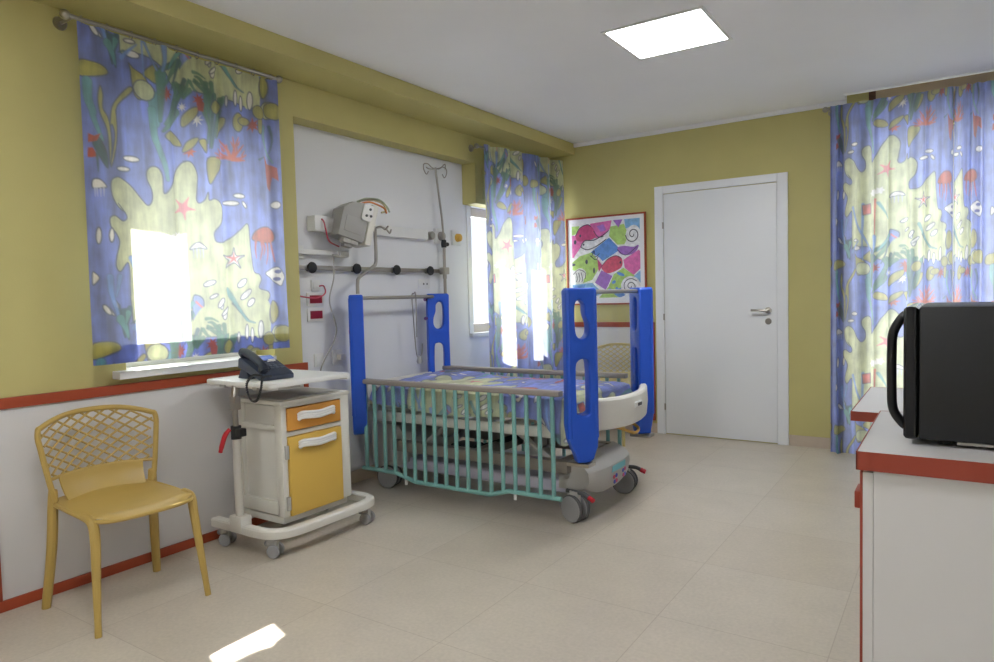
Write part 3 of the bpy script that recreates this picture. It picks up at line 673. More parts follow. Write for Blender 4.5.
# door
d1 = thing('door_1', 'plain white flush door with silver lever in the back wall', 'door', (1.634, 0, 0)); d1['kind'] = 'structure'
o = -V((1.634, 0, 0))
mb = MB()
mb.box(1.088, 1.163, -0.022, -0.001, 0, 2.17, 0.003); mb.box(2.098, 2.18, -0.022, -0.001, 0, 2.17, 0.003); mb.box(1.163, 2.098, -0.022, -0.001, 2.105, 2.17, 0.003)
mb.build('door_casing', door_white, d1, loc=o)
mb = MB(); mb.box(1.166, 2.095, -0.012, -0.001, 0.008, 2.100, 0.003)
mb.build('door_leaf', door_white, d1, loc=o)
h = MB().lathe([(0.0, 0), (0.026, 0), (0.026, 0.008), (0.012, 0.01), (0.010, 0.05), (0.0, 0.052)], 20, T(2.03, -0.012, 1.083) @ R('X', 90))
h.tube(smooth_path([(2.03, -0.06, 1.083), (2.00, -0.062, 1.083), (1.955, -0.062, 1.086), (1.905, -0.058, 1.087)], 4), 0.0095)
h.build('door_handle', steel, d1, loc=o)
h = MB().lathe([(0.0, 0), (0.025, 0), (0.025, 0.007), (0.0, 0.008)], 20, T(2.03, -0.012, 0.995) @ R('X', 90))
h.box(2.024, 2.036, -0.022, -0.018, 0.985, 1.005)
h.build('door_lock', steel, d1, loc=o)
for z in (1.83, 1.035, 0.245):
    MB().tube([(1.163, -0.024, z - 0.028), (1.163, -0.024, z + 0.028)], 0.007).build('hinge', steel, d1, loc=o)

# skirting and dado panels
struct('baseboard_back', MB().box(2.182, W, -0.012, 0, 0, 0.085, 0.003), tile_skirt, 'beige tile skirting along the back wall right of the door', 'baseboard')
mb = MB(); mb.box(AX, AX + 0.012, -3.03, -0.01, 0, 0.085, 0.002); mb.box(AX + 0.012, 1.085, -0.012, 0, 0, 0.085, 0.002)
struct('baseboard_alcove', mb, tile_skirt, 'grey beige tile skirting around the alcove', 'baseboard')
def dado(label, a0, a1, z0, z1, rt, axis, zr=None):
    root = thing('wall_panel', label, 'wall panel', (0, 0, 0))
    mb = MB(); fr = MB()
    f = 0.045
    def bx(m, p0, p1, q, zz0, zz1, bev=0.002):
        if axis == 'y': m.box(0.001, q, p0, p1, zz0, zz1, bev)
        else: m.box(p0, p1, -q, -0.001, zz0, zz1, bev)
    bx(mb, a0 + f, a1 - 0.03, 0.016, z0 + f, z1 - f)
    mb.build('board', laminate, root)
    bx(fr, a0, a1, 0.026, z1 - f, z1); bx(fr, a0, a1, 0.026, z0, z0 + f); bx(fr, a0, a0 + f, 0.0255, z0 + f, z1 - f)
    bx(fr, a1 - (0.03 if axis == 'y' else f + 0.01), a1, 0.0255, z0 + f, z1 - f)
    fr.build('edging', red_wood, root)
    return root
dado('white wall panel edged in red below the short curtained window', -4.710, -3.022, 0.0, 0.8816, 0, 'y')
dado('white wall panel edged in red beyond the mustard chair, next to the first panel', -6.40, -4.7105, 0.0, 0.8816, 0, 'y')
dado('white wall panel edged in red in the corner behind the bed', 0.06, 1.07, 0.114, 0.99, 0, 'x')
# ------------------------------------------------------------------ curtains
def ring(c, axis, r=0.017):
    mb = MB(); pts = []
    for k in range(14):
        t = 2 * PI * k / 14
        pts.append((c[0] + r * math.cos(t), c[1], c[2] - 0.004 + r * math.sin(t)) if axis == 'y' else (c[0], c[1] + r * math.cos(t), c[2] - 0.004 + r * math.sin(t)))
    return mb.tube(pts, 0.0022, 6, closed=True)
def rod(label, p, q, group):
    root = thing('curtain_rod', label, 'curtain rod', p, 0, group); o = -V(p)
    MB().tube([p, q], 0.0095, 12).build('rod', steel, root, loc=o)
    d = (V(q) - V(p)).normalized()
    for e, s in ((V(p), -1), (V(q), 1)):
        c = e + d * s * 0.018
        MB().ball(c, 0.021).build('finial', steel, root, loc=o)
    return root, o
# first curtain: short, nearly flat
rx, rz = 0.12, 2.496
r1, ro = rod('thin steel rod carrying the short curtain under the beam', (rx, -4.325, rz), (rx, -3.250, rz), 'curtain rods')
for y in (-4.31, -3.27):
    mb = MB(); mb.tube([(0.001, y, rz), (rx, y, rz)], 0.008); mb.lathe([(0, 0), (0.03, 0), (0.026, 0.012), (0, 0.014)], 18, T(0.001, y, rz) @ R('Y', 90))
    mb.build('wall_bracket', steel, r1, loc=ro)
nu, nv = 270, 380
u = np.linspace(0, 1, nu)[None, :]; v = np.linspace(0, 1, nv)[:, None]
ztop, zbot = 2.482, 0.990
z = ztop + (zbot - ztop) * v + 0 * u
flare = 0.010 * v
y = -4.300 + 1.046 * u + (u - 0.5) * flare * 2
def fold_(v):
    return 0.006 * np.sin(2 * PI * (u * 3.2 + 0.1)) + 0.016 * np.exp(-((u - 0.37) / 0.022) ** 2) - 0.020 * np.exp(-((u - 0.655) / 0.016) ** 2) + 0.004 * np.sin(2 * PI * (u * 8 + 0.3)) * (1 - 0.5 * v) - 0.014 * np.exp(-((u - 0.93) / 0.02) ** 2)
fold = fold_(v)
x = rx + fold + 0.004 * np.sin(7 * u + 5 * v)
x = x + 0.012 * (v ** 2)
z = z - 0.004 * np.sin(PI * u * 11) ** 2 * (1 - v) ** 6
P = np.stack([x + 0 * z, y + 0 * z, z], -1)
c1 = cloth_mesh('curtain', P, (1.046 * u + 0 * v), z + 0 * u, curtain_cloth)
tag(c1, 'short blue sea print curtain over the left window, sun glowing through it', 'curtain')
# hem: a second layer of the same cloth along the bottom
hem = v[:33] * 0 + np.linspace(0.945, 0.999, 33)[:, None]
zh = ztop + (zbot - ztop) * hem + 0 * u
xi = rx + fold_(hem) + 0.004 * np.sin(7 * u + 5 * hem) + 0.012 * hem ** 2 - 0.004
yh = -4.300 + 1.046 * u + (u - 0.5) * 0.02 * hem
cloth_mesh('hem', np.stack([xi + 0 * zh, yh + 0 * zh, zh], -1), 1.046 * u + 0 * hem, zh, curtain_cloth, c1)
for k in range(10):
    yy = -4.280 + k * (0.99 / 9)
    ring((rx, yy, rz), 'y').build('curtain_ring', steel, c1)

def folds(s, amp, n, seed, mod=0.5):
    rs = np.random.RandomState(seed); out = np.zeros_like(s)
    ph = np.cumsum(1 + mod * np.sin(2 * PI * (np.arange(s.size) / s.size * 2.7 + rs.rand()))) ; ph = ph / ph[-1] * n
    out = np.sin(2 * PI * ph) + 0.25 * np.sin(4 * PI * ph + 1)
    return amp * out * (0.75 + 0.25 * np.sin(2 * PI * ph / 3.3 + rs.rand() * 6))

# second curtain: gathered, beside the bed, reaching below the mattress
p2, q2 = V((0.09, -1.262, 2.458)), V((0.155, -0.055, 2.492))
r2, ro = rod('thin steel rod with ball ends above the window beside the bed', tuple(p2), tuple(q2), 'curtain rods')
for e in (p2 + (q2 - p2) * 0.02, q2 - (q2 - p2) * 0.02):
    mb = MB(); mb.tube([(0.001, e.y, e.z), (e.x, e.y, e.z)], 0.008); mb.lathe([(0, 0), (0.03, 0), (0.026, 0.012), (0, 0.014)], 18, T(0.001, e.y, e.z) @ R('Y', 90))
    mb.build('wall_bracket', steel, r2, loc=ro)
nu, nv = 380, 320
u = np.linspace(0, 1, nu); v = np.linspace(0, 1, nv)[:, None]
f2 = folds(u, 0.046, 5.2, 5)
zt = p2.z + (q2.z - p2.z) * u + 0.012; zb = 0.42
z = zt[None, :] * (1 - v) + zb * v
ydir = (q2 - p2)
base_x = p2.x + ydir.x * u; base_y = p2.y + 0.012 + (ydir.y - 0.024) * u
amp = 0.55 + 0.5 * np.minimum(v * 3, 1)
x = base_x[None, :] + f2[None, :] * amp + 0.02 * v * np.sin(5 * u)[None, :] + 0.044
yq = base_y[None, :] + 0.03 * np.sin(2 * PI * u * 5.2)[None, :] * amp * np.sin(PI * u)[None, :] + 0 * v
U2 = 1.75 * u[None, :] + 0.08 + 0 * v
c2 = cloth_mesh('curtain', np.stack([x, yq, z], -1), U2 - 1.07, z + 0.053, curtain_cloth)
tag(c2, 'gathered blue sea print curtain hanging at the window beside the bed', 'curtain')
for k in range(9):
    t = 0.06 + 0.88 * k / 8; c = p2 + ydir * t
    ring((c.x, c.y, c.z), 'y').build('curtain_ring', steel, c2)

# third curtain: two long gathered panels in front of the balcony window
ry3, rz3 = -0.13, 2.578
r3, ro = rod('thin rod carrying the long curtain across the back window', (2.485, ry3, rz3), (3.82, ry3, rz3), 'curtain rods')
for xx in (2.494, 3.805):
    mb = MB(); mb.tube([(xx, -0.03, rz3), (xx, ry3, rz3)], 0.008); mb.lathe([(0, 0), (0.028, 0), (0.024, 0.012), (0, 0.014)], 18, T(xx, -0.001, rz3) @ R('X', 90)); mb.tube([(xx, -0.005, rz3), (xx, -0.04, rz3)], 0.008)
    mb.build('wall_bracket', steel, r3, loc=ro)
def long_panel(x0, x1, cloth_w, n, seed, uoff, label, amp0, phase):
    nu, nv = 420, 420
    u = np.linspace(0, 1, nu); v = np.linspace(0, 1, nv)[:, None]
    uu = u ** phase
    f = folds(u, amp0, n, seed)
    # flatter in the middle of the panel, tight folds at its edges
    calm = 0.35 + 0.65 * np.clip(np.abs(u - 0.5) * 2.6 - 0.25, 0, 1)
    f = f * calm
    z = 2.592 * (1 - v) + 0.012 * v + 0.0 * u[None, :]
    grow = 0.6 + 0.5 * np.minimum(v * 4, 1)
    x = x0 + (x1 - x0) * u[None, :] + 0.008 * np.sin(2 * PI * n * u)[None, :] * np.sin(PI * u)[None, :] * grow
    y = ry3 - 0.036 + f[None, :] * grow + 0.012 * v * np.sin(9 * u + seed)[None, :]
    z = z - 0.006 * np.sin(PI * u * n)[None, :] ** 2 * (1 - v) ** 8
    # print: more cloth is used up where the folds are
    dens = 0.55 + calm; cum = np.cumsum(dens); cum = (cum - cum[0]) / (cum[-1] - cum[0])
    U = uoff + cloth_w * cum[None, :] + 0 * v
    c = cloth_mesh('curtain', np.stack([x, y, z], -1), U, z - 0.363, curtain_cloth)
    tag(c, label, 'curtain')
    for k in range(8):
        xx = x0 + (x1 - x0) * (0.04 + 0.92 * k / 7)
        ring((xx, ry3, rz3), 'x').build('curtain_ring', steel, c)
    return c
long_panel(2.505, 3.262, 1.05, 7, 11, -0.05, 'long sea print curtain panel hanging beside the door wall, left of the seam', 0.030, 1)
long_panel(3.268, 3.785, 1.0, 8, 23, 0.70, 'long sea print curtain panel right of the seam, partly behind the microwave', 0.032, 1)

# ------------------------------------------------------------------ ceiling lights
def ceiling_light(x0, x1, y0, y1, label):
    root = thing('ceiling_light', label, 'ceiling light', ((x0 + x1) / 2, (y0 + y1) / 2, H), 0, 'recessed ceiling panels'); o = -root.location
    mb = MB(); f = 0.022
    for s in ((x0, x1, y0, y0 + f), (x0, x1, y1 - f, y1), (x0, x0 + f, y0 + f, y1 - f), (x1 - f, x1, y0 + f, y1 - f)):
        mb.box(*s, H - 0.008, H - 0.0005, 0.002)
    mb.build('frame', grey_metal if False else white_pl, root, loc=o)
    MB().box(x0 + f, x1 - f, y0 + f, y1 - f, H - 0.005, H - 0.0005).build('diffuser', lamp_m, root, loc=o, smooth=False)
lamp_m = emit('lamp_diffuser', (0.97, 0.985, 1.0, 1), LAMP)
ceiling_light(1.685, 2.240, -2.365, -1.825, 'square recessed light panel glowing in the white ceiling')
ceiling_light(1.685, 2.240, -5.365, -4.825, 'square recessed light panel in the ceiling near the viewer')
ceiling_light(1.685, 2.240, -7.465, -6.925, 'square recessed light panel at the far end behind the viewer')

# ------------------------------------------------------------------ framed picture
def picture():
    x0, x1, z0, z1 = 0.215, 1.004, 1.15, 1.966
    root = thing('framed_picture', 'framed print of colourful fish and shells on the back wall beside the door', 'picture', ((x0 + x1) / 2, 0, z0)); o = -root.location
    f = 0.014; mb = MB()
    for s in ((x0, x1, z0, z0 + f), (x0, x1, z1 - f, z1), (x0, x0 + f, z0 + f, z1 - f), (x1 - f, x1, z0 + f, z1 - f)):
        mb.box(s[0], s[1], -0.024, -0.001, s[2], s[3], 0.002)
    mb.build('picture_frame', red_wood, root, loc=o)
    MB().box(x0 + f, x1 - f, -0.012, -0.001, z0 + f, z1 - f).build('mount_board', paper_white, root, loc=o, smooth=False)
    # painted sheet: coloured patches as thin inlays in one mesh
    ax0, ax1, az0, az1 = 0.270, 0.948, 1.215, 1.917
    me_cols = dict(pink=(222, 92, 168), mag=(196, 48, 108), green=(168, 208, 98), blue=(76, 132, 214), sky=(120, 178, 226), violet=(150, 92, 190), white=(240, 240, 242), ink=(40, 40, 60), red=(206, 60, 92))
    pm = bpy.data.materials.new('art_print'); pm.use_nodes = True
    nt = pm.node_tree; a = nt.nodes.new('ShaderNodeAttribute'); a.attribute_name = 'ink'
    n = nt.nodes.new('ShaderNodeTexNoise'); n.inputs['Scale'].default_value = 22; n.inputs['Detail'].default_value = 4
    mr = nt.nodes.new('ShaderNodeMapRange'); mr.inputs['From Min'].default_value = 0.3; mr.inputs['From Max'].default_value = 0.7; mr.inputs['To Min'].default_value = 0.8; mr.inputs['To Max'].default_value = 1.15
    mx = nt.nodes.new('ShaderNodeMix'); mx.data_type = 'RGBA'; mx.blend_type = 'MULTIPLY'; mx.inputs['Factor'].default_value = 1
    nt.links.new(n.outputs['Fac'], mr.inputs['Value']); nt.links.new(a.outputs['Color'], mx.inputs['A']); nt.links.new(mr.outputs['Result'], mx.inputs['B'])
    nt.links.new(mx.outputs['Result'], nt.nodes['Principled BSDF'].inputs['Base Color']); nt.nodes['Principled BSDF'].inputs['Roughness'].default_value = 0.4
    bm = bmesh.new(); lay = bm.loops.layers.float_color.new('ink')
    depth = [0.0]
    def poly(c, pts, sm=False):
        if sm: pts = [(p[0], p[1]) for p in smooth_path([(x, y, 0) for x, y in pts], 4, True)]
        depth[0] += 0.00003; yy = -0.0125 - depth[0]
        vs = [bm.verts.new((ax0 + (ax1 - ax0) * min(max(s, 0), 1), yy, az1 - (az1 - az0) * min(max(t, 0), 1))) for s, t in pts]
        f = bm.faces.new(vs)
        if f.normal.y > 0: f.normal_flip()
        col = tuple(lin(k * 0.84 + 36) for k in me_cols[c]) + (1,)
        for l in f.loops: l[lay] = col
    def line(pts, w=0.012, c='ink'):
        pts = smooth_path([(x, y, 0) for x, y in pts], 5) if len(pts) > 2 else [V((x, y, 0)) for x, y in pts]
        for a, b2 in zip(pts, pts[1:]):
            d = (b2 - a)
            if d.length < 1e-6: continue
            nrm = V((-d.y, d.x, 0)).normalized() * w / 2; e = d.normalized() * w * 0.2
            poly(c, [tuple((a + nrm - e).xy), tuple((b2 + nrm + e).xy), tuple((b2 - nrm + e).xy), tuple((a - nrm - e).xy)])
    def oval(c, cx, cy, rx, ry, rot=0):
        r = math.radians(rot)
        poly(c, [(cx + rx * math.cos(t) * math.cos(r) - ry * math.sin(t) * math.sin(r), cy + rx * math.cos(t) * math.sin(r) + ry * math.sin(t) * math.cos(r)) for t in [2 * PI * k / 20 for k in range(20)]])
    poly('white', [(0, 0), (1, 0), (1, 1), (0, 1)])
    poly('green', [(0, 0.04), (0.12, 0.04), (0.08, 0.14), (0, 0.16)]); poly('pink', [(0, 0.16), (0.12, 0.16), (0.2, 0.24), (0.02, 0.46), (0, 0.46)])
    poly('pink', [(0.28, 0.02), (0.6, 0), (0.58, 0.1), (0.5, 0.2), (0.36, 0.22), (0.3, 0.12)])
    poly('mag', [(0.06, 0.17), (0.13, 0.07), (0.24, 0.03), (0.33, 0.09), (0.36, 0.2), (0.24, 0.24), (0.1, 0.24)], True)
    poly('violet', [(0.38, 0.06), (0.48, 0.04), (0.52, 0.12), (0.44, 0.14)])
    poly('white', [(0.16, 0.27), (0.3, 0.24), (0.46, 0.2), (0.56, 0.14), (0.5, 0.26), (0.34, 0.34), (0.2, 0.36), (0.14, 0.32)], True)
    poly('blue', [(0.28, 0.4), (0.56, 0.22), (0.72, 0.38), (0.62, 0.44), (0.46, 0.52), (0.4, 0.46)])
    poly('green', [(0.58, 0.08), (0.78, 0.06), (0.84, 0.22), (0.78, 0.32), (0.68, 0.32), (0.56, 0.2)]); poly('violet', [(0.62, 0.0), (0.76, 0.0), (0.7, 0.1)])
    poly('sky', [(0.78, 0.0), (1, 0.0), (1, 0.14), (0.9, 0.1), (0.8, 0.12)])
    poly('violet', [(0.68, 0.36), (0.78, 0.34), (0.9, 0.36), (0.98, 0.34), (0.94, 0.42), (0.84, 0.46), (0.72, 0.44)], True)
    poly('pink', [(0.76, 0.52), (0.98, 0.4), (1, 0.42), (1, 0.64), (0.9, 0.72), (0.78, 0.62)])
    poly('green', [(0.0, 0.52), (0.12, 0.44), (0.3, 0.4), (0.4, 0.52), (0.4, 0.62), (0.3, 0.76), (0.16, 0.8), (0.2, 0.66), (0.0, 0.62)])
    poly('red', [(0.44, 0.6), (0.54, 0.5), (0.66, 0.46), (0.74, 0.5), (0.74, 0.6), (0.64, 0.66), (0.52, 0.68)], True); poly('mag', [(0.38, 0.48), (0.46, 0.58), (0.4, 0.66)])
    poly('violet', [(0.44, 0.64), (0.6, 0.72), (0.5, 0.9), (0.34, 0.8)])
    poly('green', [(0.62, 0.7), (0.76, 0.62), (0.94, 0.74), (0.78, 0.86), (0.7, 1.0), (0.4, 1.0), (0.54, 0.86)])
    poly('sky', [(0, 0.82), (0.3, 0.8), (0.46, 0.94), (0.3, 1.0), (0, 1.0)]); poly('blue', [(0.02, 0.84), (0.2, 0.82), (0.1, 0.98), (0.02, 0.96)])
    poly('blue', [(0.6, 0.92), (0.72, 0.88), (0.82, 0.94), (0.7, 1.0)], True); poly('sky', [(0.9, 0.74), (1, 0.66), (1, 0.82)])
    oval('white', 0.9, 0.2, 0.1, 0.12, 20); oval('white', 0.86, 0.86, 0.14, 0.13); oval('white', 0.12, 0.68, 0.09, 0.08); oval('white', 0.25, 0.93, 0.09, 0.04)
    for a in ((0.0, 0.55, 0.05, 0.02), (0.22, 0.52, 0.02, 0.03), (0.33, 0.64, 0.015, 0.04), (0.05, 0.25, 0.02, 0.03), (0.13, 0.17, 0.014, 0.02)): oval('ink', *a)
    for a in ((0.62, 0.8, 0.03, 0.02, -30), (0.56, 0.9, 0.025, 0.02, 0), (0.72, 0.7, 0.06, 0.02, 20), (0.66, 0.88, 0.02, 0.015, 0)): oval('blue', *a)
    oval('ink', 0.18, 0.29, 0.013, 0.013); oval('ink', 0.72, 0.55, 0.014, 0.018)
    sp = [(0.9 + (0.012 + 0.0052 * k) * math.cos(k * 0.55), 0.2 + (0.012 + 0.0055 * k) * math.sin(k * 0.55)) for k in range(18)]; line(sp)
    sp = [(0.86 + (0.01 + 0.006 * k) * math.cos(k * 0.7), 0.86 + (0.01 + 0.0055 * k) * math.sin(k * 0.7)) for k in range(18)]; line(sp, 0.01)
    line([(0.14, 0.32), (0.2, 0.24), (0.34, 0.24), (0.48, 0.18), (0.56, 0.13)]); line([(0.14, 0.32), (0.24, 0.36), (0.38, 0.32), (0.52, 0.24)])
    line([(0.06, 0.17), (0.13, 0.07), (0.24, 0.03), (0.3, 0.06)]); line([(0.34, 0.12), (0.4, 0.2), (0.48, 0.2)]); line([(0.3, 0.46), (0.34, 0.38), (0.36, 0.46), (0.42, 0.42)], 0.01); line([(0.28, 0.44), (0.36, 0.5), (0.4, 0.46)], 0.01)
    line([(0.44, 0.6), (0.54, 0.5), (0.66, 0.46), (0.74, 0.5)], 0.008); line([(0.68, 0.38), (0.8, 0.46), (0.96, 0.36)], 0.008)
    for k in range(3): line([(0.06 + 0.04 * k, 0.66), (0.08 + 0.04 * k, 0.74), (0.06 + 0.045 * k, 0.78)], 0.009)
    line([(0.02, 0.68), (0.1, 0.62), (0.2, 0.66), (0.2, 0.74)], 0.009)
    me = bpy.data.meshes.new('art_print'); bm.to_mesh(me); bm.free(); me.materials.append(pm)
    ob = bpy.data.objects.new('art_print', me); COL.objects.link(ob); ob.parent = root; ob.location = o
picture()

# ------------------------------------------------------------------ stacking chairs with a lattice back
def chair(name, label, m, loc, rz):
    root = thing(name, label, 'chair', loc, rz, 'lattice back chairs')
    # side outline of the shell: y half width, x position by height
    def back_pt(s, t):
        """s -1..1 across, t 0..1 up the back (z 0.455 .. 0.81)"""
        hw = 0.200 + 0.042 * min(t / 0.8, 1) ** 0.8 - (0.018 * ((t - 0.8) / 0.2) ** 2 if t > 0.8 else 0)
        z = 0.455 + 0.345 * t - 0.014 * (abs(s) ** 2.4) * t
        x = -0.195 - 0.035 * t ** 1.2 + 0.035 * s * s - 0.035 * (1 - s * s)
        return V((x, s * hw, z))
    # rim of the back
    rim = [back_pt(-1, t) for t in np.linspace(0.0, 0.90, 10)]
    top = [back_pt(s, 0.90 + 0.10 * (1 - abs(s) ** 3)) for s in np.linspace(-0.96, 0.96, 17)]
    rim = rim + top + [back_pt(1, t) for t in np.linspace(0.90, 0.0, 10)]
    mb = MB(); mb.tube(smooth_path(rim, 3), 0.0115, 10)
    # solid lower band joining the back to the seat
    P = [[back_pt(s * (0.80 if t > 0.1 else 0.80), t) * 1.0 for s in np.linspace(-1, 1, 19)] for t in np.linspace(0.02, 0.27, 6)]
    P = [[p + V((0.002 + 0.04 * (1 - i / 5) ** 2, 0, -0.012 * (1 - i / 5))) for p in row] for i, row in enumerate(P)]
    mb.grid(P, thick=0.007)
    mb.tube(smooth_path([back_pt(s, 0.27) for s in np.linspace(-1, 1, 13)], 3), 0.008, 8)
    mb.build('backrest', m, root)
    # diagonal lattice
    mb = MB()
    t0, t1 = 0.27, 0.985
    def lat(s, t):
        p = back_pt(s, t); return p
    N_ = 6
    for k in range(-N_, N_ + 1):
        for sg in (-1, 1):
            pts = []
            for q in np.linspace(0, 1, 15):
                t = t0 + (t1 - t0) * q
                s = sg * (k / (N_ * 0.5) * 0.5 * 1.55 + (q - 0.5) * 1.5)
                lim = 0.985 if t < 0.86 else 0.985 - 0.9 * max(0, (t - 0.93) / 0.07) * 0.1
                ttop = 0.90 + 0.10 * (1 - abs(s) ** 3) if abs(s) < 1 else 0
                if abs(s) <= lim and t <= ttop:
                    pts.append(lat(s, t))
            if len(pts) >= 2:
                mb.tube(pts, 0.0048, 6)
    mb.build('back_lattice', m, root)
    # seat
    P = []
    for a in np.linspace(0, 1, 18):
        xx = -0.20 + 0.44 * a
        hw = 0.182 + 0.028 * math.sin(PI * min(a * 0.75 + 0.12, 1)) - (0.05 * max(0, (a - 0.8) / 0.2) ** 2)
        row = []
        for s in np.linspace(-1, 1, 21):
            z = 0.452 - 0.014 * (1 - s * s) * math.sin(PI * a * 0.9) - 0.02 * max(0, (a - 0.82) / 0.18) ** 2 + 0.010 * max(0, (0.2 - a) / 0.2) - 0.010 * abs(s) ** 8
            row.append(V((xx - 0.02 * s * s * (a > 0.9), s * hw, z)))
        P.append(row)
    mb = MB(); mb.grid(P, thick=-0.009)
    # rim under the seat
    mb.tube(smooth_path([(-0.20, -0.20, 0.44), (0.0, -0.207, 0.436), (0.17, -0.196, 0.428), (0.222, -0.13, 0.424), (0.235, 0, 0.424), (0.222, 0.13, 0.424), (0.17, 0.196, 0.428), (0.0, 0.207, 0.436), (-0.20, 0.20, 0.44)], 4), 0.009, 8)
    mb.build('seat', m, root)
    for s in (-1, 1):
        mb = MB(); pth = smooth_path([(0.10, s * 0.203, 0.437), (0.165, s * 0.199, 0.425), (0.185, s * 0.198, 0.36), (0.205, s * 0.210, 0.18), (0.226, s * 0.222, 0.0)], 5)
        mb.tube(pth, [0.0125 + 0.0065 * math.sin(PI * min(1, i / len(pth) + 0.15)) for i in range(len(pth))], 10)
        mb.build('leg', m, root)
    for s in (-1, 1):
        mb = MB(); pth = smooth_path([(-0.170, s * 0.204, 0.50), (-0.176, s * 0.205, 0.44), (-0.195, s * 0.212, 0.25), (-0.232, s * 0.232, 0.0)], 6)
        mb.tube(pth, [0.0165 + 0.004 * math.sin(PI * i / len(pth)) for i in range(len(pth))], 10)
        mb.build('leg', m, root)
    return root
ch = chair('stacking_chair', 'mustard plastic chair with a lattice back standing by the left wall', chair_must, (0.380, -4.334, 0), math.radians(-3))
ch2 = copy_tree(ch)
ch2.location = (0.815, -0.42, 0); ch2.rotation_euler = (0, 0, math.radians(-90))
ch2['label'] = 'beige lattice back chair half hidden behind the bed at the back wall'
for c in kids(ch2):
    c.data = c.data.copy(); c.data.materials.clear(); c.data.materials.append(chair_beige)
# ------------------------------------------------------------------ bedside cabinet on castors with an over-bed tray
def cart():
    root = thing('bedside_cabinet', 'grey bedside cabinet on castors with yellow door and orange drawer', 'bedside cabinet', (0.33, -3.4, 0)); o = -root.location
    def B(mb, name, m, par=root, **k): return mb.build(name, m, par, loc=o if par is root else None, **k)
    X0, X1, Y0, Y1, Z0, Z1 = 0.12, 0.496, -3.61, -3.15, 0.165, 0.735
    mb = MB()
    mb.box(X0, X1 - 0.02, Y0 + 0.022, Y1 - 0.022, Z0 + 0.02, Z1 - 0.01, 0.01)           # core
    mb.box(X1 - 0.06, X1, Y0, Y0 + 0.036, Z0, Z1, 0.012)                                # front posts
    mb.box(X1 - 0.06, X1, Y1 - 0.066, Y1, Z0, Z1, 0.012)
    mb.box(X0, X0 + 0.06, Y0, Y0 + 0.05, Z0 + 0.02, Z1, 0.012); mb.box(X0, X0 + 0.06, Y1 - 0.05, Y1, Z0 + 0.02, Z1, 0.012)
    mb.box(X1 - 0.05, X1 - 0.004, Y0 + 0.03, Y1 - 0.06, Z0, Z0 + 0.03, 0.005); mb.box(X1 - 0.05, X1 - 0.004, Y0 + 0.03, Y1 - 0.06, 0.571, 0.594, 0.004)
    mb.box(X1 - 0.05, X1, Y0 + 0.02, Y1 - 0.04, 0.716, Z1 + 0.004, 0.008)
    mb.box(X0 + 0.03, X1 - 0.03, Y0, Y0 + 0.03, Z0 + 0.005, Z0 + 0.075, 0.012)             # lip of the side pocket
    mb.box(X0 + 0.03, X1 - 0.03, Y0, Y0 + 0.03, 0.60, 0.63, 0.012)
    mb.box(X0 - 0.005, X1 + 0.004, Y0 - 0.004, Y1 + 0.004, Z1 - 0.004, Z1 + 0.020, 0.010)   # worktop
    B(mb, 'body', cream_pl)
    B(MB().box(X0 + 0.035, X1 - 0.03, Y0 + 0.035, Y1 - 0.035, Z1 + 0.0205, Z1 + 0.0235, 0.001), 'top_mat', grey_pl)
    def handle(par, yc, zc, w):
        mb = MB(); P = [(0.004, -w / 2, -0.01), (0.018, -w / 2 + 0.012, 0.008), (0.026, -w / 4, 0.004), (0.028, 0, -0.004), (0.026, w / 4, 0.004), (0.018, w / 2 - 0.012, 0.008), (0.004, w / 2, -0.01)]
        for dz in (-0.012, 0.0, 0.012):
            mb.tube(smooth_path([(p[0], p[1], p[2] * 0.6 + dz) for p in P], 4), 0.0095, 8)
        return mb.build('handle', white_pl, par, loc=V((X1 + 0.001, yc, zc)))
    dr = B(MB().box(X1 - 0.03, X1 + 0.008, -3.573, -3.220, 0.598, 0.713, 0.006), 'drawer', drawer_or)
    hh = handle(dr, -3.395, 0.668, 0.235)
    hh.location = V((X1 + 0.008, -3.395, 0.668))
    do = B(MB().box(X1 - 0.03, X1 + 0.010, -3.573, -3.220, 0.166, 0.567, 0.006), 'door', door_yel)
    hh = handle(do, -3.395, 0.525, 0.235)
    hh.location = V((X1 + 0.010, -3.395, 0.525))
    for z in (0.235, 0.495):
        B(MB().box(X1 - 0.005, X1 + 0.013, -3.597, -3.578, z - 0.035, z + 0.035, 0.003), 'hinge', grey_pl)
    # base ring: open at the wall, running round the front
    path = [(0.10, -3.735), (0.30, -3.735), (0.45, -3.735), (0.535, -3.715), (0.580, -3.655), (0.590, -3.55), (0.590, -3.25), (0.585, -3.14), (0.555, -3.075), (0.49, -3.05), (0.30, -3.05), (0.10, -3.05)]
    sp = smooth_path([(x, y, 0) for x, y in path], 5)
    ins, outs = [], []
    for i, p in enumerate(sp):
        t = (sp[min(i + 1, len(sp) - 1)] - sp[max(i - 1, 0)]).normalized(); n = V((t.y, -t.x, 0))
        outs.append((p + n * 0.024).xy); ins.append((p - n * 0.024).xy)
    mb = MB()
    for i in range(len(sp) - 1):
        pass
    P = []
    prof = [(0.024, 0.105), (0.026, 0.112), (0.026, 0.140), (0.020, 0.147), (-0.020, 0.147), (-0.026, 0.140), (-0.026, 0.112), (-0.024, 0.105), (0.024, 0.105)]
    for i, p in enumerate(sp):
        t = (sp[min(i + 1, len(sp) - 1)] - sp[max(i - 1, 0)]).normalized(); n = V((t.y, -t.x, 0))
        P.append([p + n * a + V((0, 0, z)) for a, z in prof])
    mb.grid(P)
    for i in (0, -1):
        b = bmesh.new(); b.faces.new([b.verts.new(q) for q in P[i][:-1]]); mb._add(b)
    mb.box(0.26, 0.355, -3.765, -3.70, 0.105, 0.19, 0.008)                                # socket of the tray post
    mb.box(0.14, 0.47, -3.60, -3.16, 0.125, 0.164, 0.01)
    B(mb, 'base_frame', cream_pl)
    cst = []
